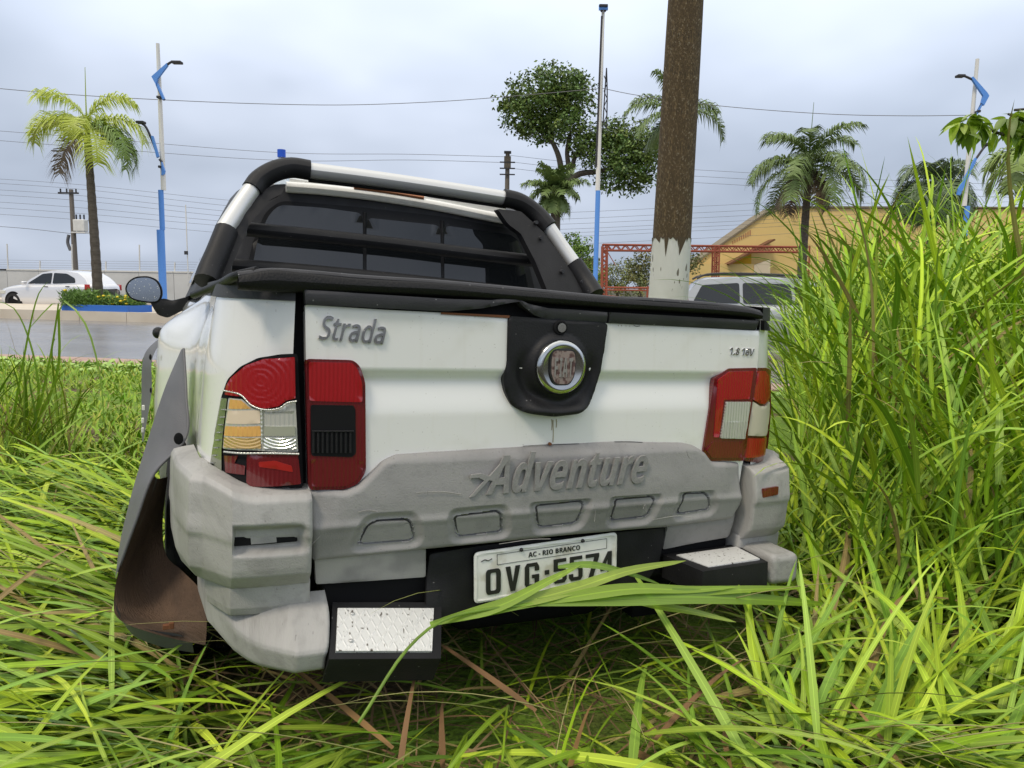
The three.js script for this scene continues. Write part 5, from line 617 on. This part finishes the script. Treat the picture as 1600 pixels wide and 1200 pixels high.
  { const ln = []; const L2 = (u0, v0, u1, v1) => { const A = loc(u0, v0), B = loc(u1, v1); ln.push(bar(V(A[0], A[1], 0.0127), V(B[0], B[1], 0.0127), 0.0006, 5)); }; L2(0.15, 0.70, 0.92, 0.70); L2(0.15, 0.70, 0.15, 0.9); L2(0.15, 0.9, 0.92, 0.9); L2(0.92, 0.7, 0.92, 0.9); part('plate_frame_line', join(ln), M.ink, plate); }
  for (const [u, v] of [[0.31, 0.93], [0.74, 0.93], [0.715, 0.075], [0.28, 0.07]]) { const q = loc(u, v), g = new THREE.SphereGeometry(0.0052, 10, 8); g.translate(q[0], q[1], 0.014); part('plate_screw', g, M.ink, plate); }
  { const q = loc(0.075, 0.82), p = [[-0.012, -0.002], [-0.002, 0.002], [0.006, -0.001], [0.016, 0.003]].map(([x, y]) => V(q[0] + x, q[1] + y, 0.0135)); part('plate_chip', tubeGeo(p, 0.0012, 10, 5), M.ink, plate); }
}
{ // ---------------- torn wheel arch trim hanging on the left
  const A = [[283, 546, -0.62], [258, 605, -0.58], [230, 690, -0.54], [206, 770, -0.50], [187, 850, -0.46], [180, 905, -0.42]], B = [[287, 545, -0.56], [291, 620, -0.46], [290, 684, -0.40], [241, 740, -0.38], [212, 815, -0.36], [184, 893, -0.36]], mid = A.map((p, i) => { const q = B[i]; return [(p[0] + q[0]) / 2 + [0, 2, 4, 2, 1, 0][i], (p[1] + q[1]) / 2, (p[2] + q[2]) / 2 + [0, 0.02, 0.035, 0.02, 0.01, 0][i]]; });
  const fl = part('arch_trim', loft([px(A), px(mid), px(B)], 5, 4), M.flare, truck, 'torn grey wheel arch trim with muddy inside');
  part('arch_trim_edge', tubeGeo(px(B), 0.0035, 40, 6), M.flare, fl);
  part('arch_trim_inside', loft([px([[240, 742, -0.385], [247, 748, -0.5], [262, 745, -0.6]]), px([[212, 815, -0.365], [234, 820, -0.5], [254, 822, -0.56]]), px([[185, 893, -0.35], [222, 893, -0.47], [260, 868, -0.50]]), px([[178, 935, -0.32], [232, 935, -0.41], [286, 893, -0.42]]), px([[181, 962, -0.28], [248, 966, -0.345], [318, 930, -0.33]]), px([[200, 976, -0.26], [258, 984, -0.29], [323, 975, -0.27]]), px([[240, 990, -0.26], [280, 1000, -0.265], [321, 1008, -0.25]])], 5, 4), M.mud, fl, 'inside of trim caked with brown mud');
  part('arch_trim_foot', loft([px([[178, 936], [190, 968], [240, 985], [275, 990], [300, 1000]].map((p) => [...p, -0.27])), px([[184, 950], [205, 990], [250, 1010], [285, 1017], [303, 1020]].map((p) => [...p, -0.3]))], 4, 2), M.flare, fl);
  part('trim_clip', join([bx(0.022, 0.012, 0.012, ...at(262, 979, -0.265).toArray(), 0.002), bx(0.012, 0.016, 0.012, ...at(268, 977, -0.26).toArray(), 0.002)]), M.rust, fl);
  const h = at(279, 685, -0.395), hs = new THREE.SphereGeometry(0.014, 12, 8); hs.scale(0.8, 1.1, 0.12); hs.translate(h.x, h.y, h.z + 0.003); part('trim_hole', hs, M.soot, fl);
  const ft = part('front_arch_trim', loft([px([[250, 527, -1.08], [226, 553, -1.1], [221, 620, -1.08], [222, 690, -1.02]]), px([[254, 530, -1.0], [238, 560, -1.0], [237, 610, -0.98], [224, 690, -0.95]])], 5, 3), M.flare);
  for (const [x, y] of [[235, 558], [236, 610]]) { const p = at(x, y, -0.99), s = new THREE.SphereGeometry(0.008, 8, 6); s.scale(0.5, 1.2, 1); s.translate(p.x, p.y, p.z); part('trim_hole', s, M.soot, ft); }
  for (const [x, y] of [[224, 637], [223, 657], [223, 672]]) part('trim_clip', bx(0.008, 0.016, 0.01, ...at(x, y, -0.95).toArray(), 0.002), M.plate, ft);
  { const p = at(247, 520, -1.15), s = new THREE.SphereGeometry(0.018, 12, 8); s.scale(1, 1.1, 1.6); s.translate(p.x, p.y, p.z); part('rubber_stop', s, M.black); }
  // inner wheel arch, dark
  const ar = []; for (let i = 0; i <= 12; i++) { const t = Math.PI * (0.12 + 0.95 * i / 12); ar.push([V(-0.5, -0.13 + 0.40 * Math.sin(t), -0.8 + 0.41 * Math.cos(t)), V(-0.86, -0.13 + 0.40 * Math.sin(t), -0.8 + 0.41 * Math.cos(t))]); } part('wheel_well', loft(ar, 1, 1), M.soot);
}
{ // ---------------- left door mirror
  const P = roundPoly(poly([[194, 452], [199, 440], [211, 432], [232, 431], [246, 437], [253, 450], [254, 462], [249, 473], [236, 474], [214, 471], [202, 466]], -2.7), 0.02), c = at(224, 452, -2.7);
  const mh = part('door_mirror', shell(P, flat(-2.7), 0.09, 0.05, 0.012), M.black, truck, 'black door mirror with rain drops');
  const Q = P.map(([x, y]) => [c.x + (x - c.x) * 0.9, c.y + (y - c.y) * 0.88]); part('mirror_glass', shell(Q, flat(-2.697), 0.003, 0.05, 0), M.mirror, mh);
  const dr = []; for (let k = 0; k < 60; k++) { const x = c.x + rr(-0.1, 0.1), y = c.y + rr(-0.07, 0.07); if (!inside(x, y, Q)) continue; const s = new THREE.SphereGeometry(rr(0.001, 0.0028), 6, 4); s.scale(1, 1, 0.5); s.translate(x, y, -2.697); dr.push(s); } const dm = part('rain_drop', join(dr), phy({ color: rgb(0.7, 0.72, 0.75), roughness: 0.1 }), mh); dm.userData.kind = 'stuff';
  part('mirror_arm', shell(roundPoly(poly([[234, 472], [256, 466], [268, 470], [300, 462], [310, 474], [284, 486], [262, 497], [246, 492]], -2.71), 0.015), flat(-2.70), 0.07, 0.03, 0.012), M.black, mh);
}
{ // small bottle with blue cap on the roof
  const p = at(440, 247, -1.62).add(V(0, BASE, 0)); truck.updateMatrixWorld(true); const w = truck.localToWorld(p.clone());
  const b = thing('water_bottle', 'small clear bottle with blue cap on the cab roof', 'bottle', [w.x, w.y - 0.155, w.z]);
  const body = new THREE.LatheGeometry([[0, 0], [0.03, 0], [0.032, 0.02], [0.031, 0.11], [0.026, 0.135], [0.013, 0.15], [0.013, 0.158], [0, 0.158]].map((q) => new THREE.Vector2(...q)), 20); mesh('bottle_body', body, phy({ color: rgb(0.8, 0.85, 0.9), roughness: 0.1, transmission: 0.8, thickness: 0 }), b);
  const cap = new THREE.CylinderGeometry(0.0165, 0.0165, 0.03, 20); cap.translate(0, 0.173, 0); mesh('bottle_cap', cap, std({ color: rgb(0.01, 0.09, 0.6), roughness: 0.4 }), b);
}

// ================================================================ grass
truck.updateMatrixWorld(true);
const toTruck = (x, z) => V(x, 0.4, z).sub(truckO).applyQuaternion(qi);
const underTruck = (x, z, m = 0) => { const p = toTruck(x, z); return Math.abs(p.x) < 0.84 + m && p.z < 0.05 + m && p.z > -4.2 - m; };
// a grass blade of unit length: folded ribbon rising along +y and arching over towards -z
function bladeGeo(start, bend, tipBend, seg, fold = 0.28, wave = 0) {
  const pos = [], idx = [], uv = []; let a = start, y = 0, z = 0, x = 0; const P = [];
  for (let i = 0; i <= seg; i++) { P.push([x, y, z, a]); const t = i / seg; a -= (bend * (0.4 + 1.2 * t) + tipBend * Math.max(0, t - 0.55) * 4) / seg; y += Math.sin(a) / seg; z -= Math.cos(a) / seg; x += wave * Math.sin(t * 5) / seg; }
  P.forEach(([px_, py_, pz_, an], i) => { const t = i / seg, w = 0.5 * Math.min(1, 0.45 + 2.2 * t) * Math.pow(Math.max(0, 1 - t), 0.55) + (i === seg ? 0 : 0.004), nx = -Math.cos(an), f = fold * w; pos.push(px_ - w, py_, pz_, px_, py_ - f * Math.cos(an) * 0.02, pz_ - f * 0.02, px_ + w, py_, pz_); uv.push(0, t, 0.5, t, 1, t); });
  for (let i = 0; i < seg; i++) for (const k of [0, 1]) { const q = i * 3 + k; idx.push(q, q + 1, q + 3, q + 1, q + 4, q + 3); }
  const g = new THREE.BufferGeometry(); g.setAttribute('position', new THREE.Float32BufferAttribute(pos, 3)); g.setAttribute('uv', new THREE.Float32BufferAttribute(uv, 2)); g.setIndex(idx); g.computeVertexNormals(); return g;
}
const ribTex = colTex(64, (u, v) => { const d = Math.abs(u - 0.5); const r = d < 0.05 ? 1.25 : 0.92 + 0.12 * Math.sin(u * 60) ; return [0.78 * r, 0.78 * r, 0.78 * r].map((c) => Math.min(1, c)); }, 1);
const grassMat = phy({ color: rgb(1, 1, 1), map: ribTex, roughness: 0.55, specularIntensity: 0.5 }), strawMat = std({ color: rgb(1, 1, 1), roughness: 0.8 });
const shapes = { tall: [], lie: [], short: [], straw: [] };
for (let i = 0; i < 9; i++) shapes.tall.push(bladeGeo(rr(1.15, 1.45), rr(0.5, 1.9), rr(0, 0.7), 10, 0.3, rr(-0.06, 0.06)));
shapes.tall.push(bladeGeo(1.3, 0.3, 3.2, 11), bladeGeo(1.4, 0.15, 0.1, 6));
for (let i = 0; i < 8; i++) shapes.lie.push(bladeGeo(rr(0.1, 0.5), rr(0.2, 0.8), rr(-0.2, 0.4), 8, 0.3, rr(-0.12, 0.12)));
for (let i = 0; i < 4; i++) shapes.short.push(bladeGeo(rr(1.0, 1.4), rr(0.2, 1.2), 0, 4));
for (let i = 0; i < 4; i++) shapes.straw.push(bladeGeo(rr(0.0, 0.3), rr(-0.2, 0.4), rr(-0.6, 0.6), 5, 0.2, rr(-0.2, 0.2)));
const _q = new THREE.Quaternion(), _e = new THREE.Euler(), _m = new THREE.Matrix4(), _c = new THREE.Color();
const fields = [];
function field(name, label, category, set, mat, gen, count) {
  const lists = shapes[set].map(() => []);
  for (let i = 0; i < count; i++) { const b = gen(i); if (b) lists[Math.floor(rnd() * lists.length)].push(b); }
  const root = new THREE.Group(); root.name = numbered(name); tag(root, label, category, null, 'stuff'); scene.add(root);
  lists.forEach((L, k) => { if (!L.length) return; const im = new THREE.InstancedMesh(shapes[set][k], mat, L.length); im.name = 'blade'; im.castShadow = im.receiveShadow = true; L.forEach((b, i) => { _q.setFromEuler(_e.set(b.pitch || 0, b.yaw, b.roll || 0, 'YXZ')); _m.compose(V(b.x, b.y, b.z), _q, V(b.w, b.len, b.len)); im.setMatrixAt(i, _m); im.setColorAt(i, _c.setRGB(...b.col)); }); root.add(im); });
  return root;
}
const GREENS = [[0.29, 0.46, 0.02], [0.41, 0.57, 0.025], [0.17, 0.32, 0.018], [0.5, 0.62, 0.05], [0.34, 0.5, 0.08], [0.22, 0.39, 0.05]];
const green = (v = 1, dry = 0.05) => { if (rnd() < dry) return mixc([0.36, 0.25, 0.1], [0.45, 0.38, 0.14], rnd()); const a = GREENS[Math.floor(rnd() * 6)], b = GREENS[Math.floor(rnd() * 6)]; const c = mixc(a, b, rnd()), k = v * rr(0.8, 1.15); return c.map((q) => q * k); };
// --- tall guinea grass standing to the right of the truck
const tallEdge = (z) => 0.352 * -z + 0.1;                                   // its left boundary
field('tall_grass', 'dense tall green grass standing beside the truck', 'grass', 'tall', grassMat, () => {
  const z = -(2.0 + 6.2 * Math.pow(rnd(), 1.25)), x0 = tallEdge(z), x = x0 + Math.pow(rnd(), 0.8) * (0.45 * -z + 1.5); if (underTruck(x, z, 0.16)) return null;
  const edge = sstep(0, 0.35, x - x0), near = sstep(-2.0, -2.9, z), H = lerp(0.9, 1.6, near) * lerp(0.75, 1, edge), y = Math.pow(rnd(), 0.75) * H * 0.72, len = rr(0.4, 0.85) * lerp(0.8, 1, near);
  return { x, y, z, w: rr(0.009, 0.027), len, yaw: rr(0, 6.283), pitch: rr(-0.35, 0.1), roll: rr(-0.35, 0.35) - 0.12, col: green(1.32, 0.04) };
}, 15000);
field('grass_stems', 'upright grass stems standing above the tall grass', 'grass', 'tall', grassMat, () => {
  const z = -(3.4 + 4.2 * rnd()), x0 = tallEdge(z) + 0.1, x = x0 + rnd() * (0.42 * -z + 0.8); if (underTruck(x, z, 0.2)) return null;
  return { x, y: 0, z, w: rr(0.006, 0.011), len: rr(1.1, 1.65), yaw: rr(0, 6.283), pitch: rr(0.0, 0.3), roll: rr(-0.12, 0.12), col: green(1.25, 0) };
}, 700);
// --- half flattened grass right behind and beside the bumper
field('leaning_grass', 'half flattened grass leaning away from the truck', 'grass', 'tall', grassMat, () => {
  const z = -rr(1.45, 3.0), x = rr(0.62, 2.4); const p = toTruck(x, z); if (p.x < 0.9 && p.z < 0.18) return null; const k = sstep(0.7, 1.5, x) * sstep(-1.5, -2.2, z);
  return { x, y: rr(0, 0.18) + 0.35 * k * rnd(), z, w: rr(0.012, 0.03), len: rr(0.3, 0.7) * lerp(0.75, 1.1, k), yaw: rr(-2.6, 0.2), pitch: rr(-0.9, -0.1), roll: rr(-0.5, 0.5), col: green(1.25, 0.05) };
}, 3000);
// --- flattened grass in the foreground and on the left, combed away from the truck's tail
const comb = (x, z) => { const cx = 0.12, cz = -2.05; return Math.atan2(-(x - cx), -(z - cz)) ; };       // yaw that points -z of the blade outward
field('flattened_grass', 'long flattened grass blades pressed down around the truck', 'grass', 'lie', grassMat, () => {
  const r = rnd(); let x, z; if (r < 0.55) { x = rr(-1.75, 1.75); z = -rr(1.12, 2.3); } else { x = rr(-4.0, -0.75); z = -rr(1.6, 3.7); }
  if (underTruck(x, z, -0.02)) return null; const p = toTruck(x, z); if (Math.abs(p.x) < 0.8 && rnd() < sstep(0.6, 0.22, p.z)) return null;
  const left = x < -0.7; const yaw = left ? lerp(comb(x, z), Math.PI / 2, 0.65) + rr(-0.5, 0.5) : comb(x, z) + rr(-0.6, 0.6);
  return { x, y: Math.pow(rnd(), 1.3) * (left ? 0.2 : 0.15), z, w: rr(0.01, 0.028), len: rr(0.28, 0.8), yaw: rnd() < 0.28 ? rr(0, 6.28) : yaw, pitch: rr(-0.15, 0.22), roll: rr(-0.7, 0.7), col: green(1.12, 0.06) };
}, 10000);
field('broad_grass', 'broad grass leaves lying loosely on top of the flattened grass', 'grass', 'lie', grassMat, () => {
  const r = rnd(); let x, z; if (r < 0.35) { x = rr(-0.5, 1.4); z = -rr(1.15, 1.5); } else if (r < 0.75) { x = rr(-1.6, 1.7); z = -rr(1.15, 1.75); } else { x = rr(-3.2, -0.9); z = -rr(1.7, 3.2); } if (underTruck(x, z, 0.1)) return null;
  return { x, y: rr(0.06, 0.17), z, w: rr(0.02, 0.036), len: rr(0.3, 0.6), yaw: comb(x, z) + rr(-1.0, 1.0), pitch: rr(-0.1, 0.2), roll: rr(-0.5, 0.5), col: green(1.05, 0.08) };
}, 640);
field('thin_grass_stems', 'thin pale grass stems lying among the flattened grass', 'grass', 'lie', grassMat, () => {
  const x = rr(-2.2, 2.0), z = -rr(1.15, 2.4); if (underTruck(x, z, -0.3)) return null; return { x, y: rr(0.05, 0.25), z, w: rr(0.003, 0.006), len: rr(0.4, 0.9), yaw: comb(x, z) + rr(-1.2, 1.2), pitch: rr(-0.1, 0.35), roll: 0, col: mixc([0.3, 0.34, 0.1], [0.42, 0.36, 0.16], rnd()) };
}, 260);
field('dry_straw', 'dry brown straw litter on the soil under the truck', 'straw', 'straw', strawMat, () => {
  const x = rr(-2.4, 2.6), z = -rr(1.1, 3.6); return { x, y: rr(0.0, 0.07), z, w: rr(0.003, 0.009), len: rr(0.1, 0.4), yaw: rr(0, 6.283), pitch: rr(-0.1, 0.15), roll: rr(-0.5, 0.5), col: mixc([0.13, 0.075, 0.035], [0.36, 0.25, 0.12], rnd() ** 1.5) };
}, 3200);
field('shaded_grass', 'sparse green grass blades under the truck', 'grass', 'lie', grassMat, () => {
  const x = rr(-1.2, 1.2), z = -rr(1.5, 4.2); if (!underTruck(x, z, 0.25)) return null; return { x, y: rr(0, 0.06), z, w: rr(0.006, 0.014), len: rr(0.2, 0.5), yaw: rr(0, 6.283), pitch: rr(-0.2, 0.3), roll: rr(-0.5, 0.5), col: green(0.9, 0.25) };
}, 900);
// --- mown lawn between the flattened grass and the road
field('lawn_grass', 'short bright green lawn between the truck and the road', 'grass', 'short', grassMat, () => {
  const far = rnd(); const z = -(3.2 + 9.0 * Math.pow(far, 1.3)), x = rr(-9.5, 3.5) * (0.45 + 0.6 * far); if (x > tallEdge(z) - 0.2 || underTruck(x, z)) return null; const n = fbm(x * 1.2 + 50, z * 1.2, 3, 3); const gap = -(z) / 12; if (n < 0.36 && rnd() < 0.6) return null; const wp = V(x, 0, z).sub(road.o); if (-wp.z * Math.cos(road.a) - wp.x * Math.sin(road.a) > -9.75) return null;
  return { x, y: 0, z, w: rr(0.012, 0.026), len: rr(0.05, 0.12) * (1 + 0.6 * n), yaw: rr(0, 6.283), pitch: rr(-0.5, 0.1), roll: rr(-0.4, 0.4), col: mixc([0.27, 0.45, 0.03], [0.44, 0.58, 0.07], rnd()).map((c) => c * rr(0.75, 1.1)) };
}, 42000);
field('lawn_litter', 'dry mown clippings lying on the lawn', 'straw', 'straw', strawMat, () => { const z = -rr(3, 10), x = rr(-8, 1); return { x, y: rr(0.005, 0.04), z, w: rr(0.006, 0.012), len: rr(0.08, 0.25), yaw: rr(0, 6.28), pitch: rr(-0.1, 0.1), roll: 0, col: mixc([0.3, 0.2, 0.08], [0.4, 0.33, 0.16], rnd()) }; }, 2500);
{ // broad-leaved weeds along the lawn edge
  const g = bladeGeo(0.5, 0.9, 0, 4); const im = new THREE.InstancedMesh(g, std({ color: rgb(1, 1, 1), roughness: 0.55 }), 2600); for (let i = 0; i < 2600; i++) { const u = rr(-4, 20), p = rp(u, 0, -9.85 - Math.abs(rr(-1, 1)) * rr(0.1, 0.9) - 0.25), L = rr(0.05, 0.1); _q.setFromEuler(_e.set(rr(-0.5, 0.5), rr(0, 6.28), rr(-0.4, 0.4), 'YXZ')); _m.compose(V(p.x, rr(0, 0.09), p.z), _q, V(L * 0.8, L, L)); im.setMatrixAt(i, _m); im.setColorAt(i, _c.setRGB(...mixc([0.2, 0.36, 0.05], [0.4, 0.55, 0.15], rnd()))); } im.name = numbered('roadside_weeds'); tag(im, 'low leafy weeds along the road gutter', 'weeds', null, 'stuff'); scene.add(im);
}
// --- loose tuft at the left edge
field('standing_tuft', 'tall loose grass tuft standing in the flattened grass beside the lawn', 'grass', 'tall', grassMat, () => {
  const a = rr(0, 6.283), r = Math.sqrt(rnd()) * 0.42; const x = -2.95 + r * Math.cos(a) * 0.75, z = -4.35 + r * Math.sin(a); return { x, y: rnd() * 0.28, z, w: rr(0.01, 0.022), len: rr(0.3, 0.75), yaw: rr(0, 6.283), pitch: rr(-0.25, 0.15), roll: rr(-0.2, 0.2), col: green(0.95, 0.16) };
}, 260);
// --- single stalks and leaves that can be told apart
const leafG = [bladeGeo(0.35, 0.35, 0.1, 9, 0.3, 0.05), bladeGeo(0.25, 0.1, 0.5, 9, 0.3, -0.08), bladeGeo(0.5, 0.8, 0.2, 9, 0.3, 0.1)];
const bladeCols = [[0.36, 0.56, 0.03], [0.27, 0.46, 0.025], [0.44, 0.6, 0.06], [0.2, 0.37, 0.04]].map((c) => phy({ color: rgb(...c), map: ribTex, roughness: 0.4, transmission: 0.38, thickness: 0 }));
const dryCols = [[0.3, 0.17, 0.06], [0.22, 0.12, 0.05]].map((c) => phy({ color: rgb(...c), roughness: 0.8, transmission: 0.12, thickness: 0 }));
function ribbon(pts, width, seg = 14, off = V(0, 0, 0)) { const c = new THREE.CatmullRomCurve3(pts), pos = [], uv = [], idx = []; for (let i = 0; i <= seg; i++) { const t = i / seg, p = c.getPointAt(t), tg = c.getTangentAt(t), toCam = camW.clone().sub(off).sub(p).normalize(), up = V(0, 1, 0).lerp(toCam, 0.75).normalize(), sd = tg.clone().cross(up).normalize(), n = sd.clone().cross(tg).normalize(), w = width / 2 * Math.min(1, 0.35 + 2.5 * t) * Math.pow(Math.max(0.0, 1 - t), 0.5) + 0.0004; for (const k of [-1, 0, 1]) { const q = p.clone().addScaledVector(sd, k * w).addScaledVector(n, k ? 0 : -w * 0.25); pos.push(q.x, q.y, q.z); uv.push((k + 1) / 2, t); } } for (let i = 0; i < seg; i++) for (const k of [0, 1]) { const q = i * 3 + k; idx.push(q, q + 1, q + 3, q + 1, q + 4, q + 3); } const g = new THREE.BufferGeometry(); g.setAttribute('position', new THREE.Float32BufferAttribute(pos, 3)); g.setAttribute('uv', new THREE.Float32BufferAttribute(uv, 2)); g.setIndex(idx); g.computeVertexNormals(); return g; }
{ // the stalk lying across the number plate, leaves fanning to the right; lies just behind the bumper
  const o = thing('grass_stalk', 'broad bright grass stalk lying across the number plate', 'grass stalk'); const tw = (x, y, z) => at(x, y, z).applyQuaternion(truckQ).add(truckO);
  const root = tw(560, 1010, 0.16); o.position.set(root.x, 0, root.z); const L = (l) => l.map(([x, y, z]) => tw(x, y, z).sub(o.position));
  mesh('stem', tubeGeo(L([[560, 1130, 0.3], [640, 1010, 0.22], [700, 966, 0.18], [860, 940, 0.175]]), 0.0035, 16, 6), bladeCols[1], o);
  const lv = [[[[690, 970, 0.17], [780, 946, 0.175], [860, 906, 0.16], [908, 882, 0.14]], 0.032], [[[872, 886, 0.14], [920, 882, 0.14], [970, 892, 0.14], [1030, 912, 0.13]], 0.02], [[[760, 955, 0.17], [900, 918, 0.17], [980, 892, 0.15], [1072, 876, 0.12]], 0.034], [[[850, 940, 0.175], [980, 920, 0.2], [1080, 921, 0.2], [1150, 917, 0.2]], 0.034], [[[840, 941, 0.175], [960, 934, 0.2], [1060, 931, 0.21], [1200, 937, 0.2], [1300, 945, 0.16]], 0.05], [[[1000, 943, 0.18], [1080, 955, 0.2], [1150, 972, 0.22]], 0.022], [[[1040, 927, 0.19], [1150, 921, 0.2], [1260, 918, 0.18]], 0.026], [[[672, 975, 0.17], [760, 955, 0.175], [850, 940, 0.175], [930, 934, 0.18]], 0.026]];
  lv.forEach(([pts, w], i) => mesh('leaf', ribbon(L(pts), w, 14, o.position), bladeCols[i % 3], o));
}
{ // long stalks combed out over the flattened grass
  const spots = []; for (let i = 0; i < 46; i++) { const a = rr(-1.35, 1.35); spots.push([0.1 + Math.sin(a) * rr(0.35, 1.5), -1.75 + Math.cos(a) * rr(0.1, 0.5)]); }
  spots.forEach(([x, z], i) => { if (underTruck(x, z, 0.02)) return; const yaw = comb(x, z) + rr(-0.7, 0.7); const o = thing('grass_stalk', 'single long grass stalk lying on the flattened grass behind the truck', 'grass stalk', [x, 0, z], yaw, 'long grass stalks behind the truck'); const y0 = rr(0.08, 0.2), n = 2 + Math.floor(rnd() * 3); const st = [V(0, -0.01, 0.3), V(0, y0, 0.05), V(0, y0 + 0.03, -0.2)]; mesh('stem', tubeGeo(st, 0.0028, 12, 5), bladeCols[i % 4], o); for (let k = 0; k < n; k++) { const m = mesh('leaf', leafG[(i + k) % 3], bladeCols[(i + k * 3) % 4], o); m.position.set(0, y0 + 0.005 * k, 0.05 - 0.09 * k); m.rotation.set(rr(-0.2, 0.1), rr(-0.7, 0.7), rr(-0.5, 0.5), 'YXZ'); const len = rr(0.3, 0.55); m.scale.set(rr(0.014, 0.024), len, len); } });
  for (let i = 0; i < 26; i++) { const x = rr(-0.3, 1.1), z = -rr(1.3, 1.75); const o = mesh('dry_leaf', leafG[i % 3], dryCols[i % 2], scene, [x, rr(0.07, 0.17), z]); o.rotation.set(rr(-0.15, 0.2), rr(0, 6.283), rr(-0.6, 0.6), 'YXZ'); const len = rr(0.18, 0.4); o.scale.set(rr(0.012, 0.022), len, len); tag(o, 'curled dry brown grass leaf lying behind the truck', 'dry leaf', 'dry grass leaves behind the truck'); }
  for (let i = 0; i < 22; i++) { const z = -rr(2.9, 6.5), x = tallEdge(z) + rr(0.05, 0.9) * -z * 0.42; const o = thing('grass_stalk', 'tall grass stalk with drooping leaves rising out of the tall grass', 'grass stalk', [x, 0, z], rr(0, 6.28), 'stalks rising out of the tall grass'); const h = rr(0.95, 1.35); mesh('stem', tubeGeo([V(0, -0.01, 0), V(0.02, h * 0.5, 0.01), V(0.06, h, 0.02)], 0.004, 10, 5), bladeCols[i % 3], o); for (let k = 0; k < 4; k++) { const m = mesh('leaf', shapes.tall[(i + k * 2) % 11], bladeCols[(i + k) % 3], o); m.position.set(0.05 * k / 3, h * (0.55 + 0.15 * k), 0.01); m.rotation.set(rr(-0.2, 0.1), k * 2.2 + rr(-0.4, 0.4), 0, 'YXZ'); const len = rr(0.4, 0.75); m.scale.set(rr(0.014, 0.024), len, len); } }
  // arching stalks of the tuft at the left
  for (const l of [[[20, 740], [60, 640], [88, 500], [90, 470], [78, 478], [40, 520]], [[30, 720], [90, 580], [96, 470], [130, 500], [155, 580], [165, 690]], [[10, 730], [30, 600], [60, 460], [75, 440]], [[40, 720], [60, 600], [20, 480], [-10, 470]]]) { const p = l.map(([x, y], i) => W(x, y, 4.3 - 0.05 * i)); const o = mesh('arching_leaf', ribbon(p, 0.016, 20), bladeCols[1], scene); tag(o, 'long arching grass leaf bending out of the standing tuft', 'grass leaf', 'arching leaves of the standing tuft'); }
}
renderer.render(scene, camera);
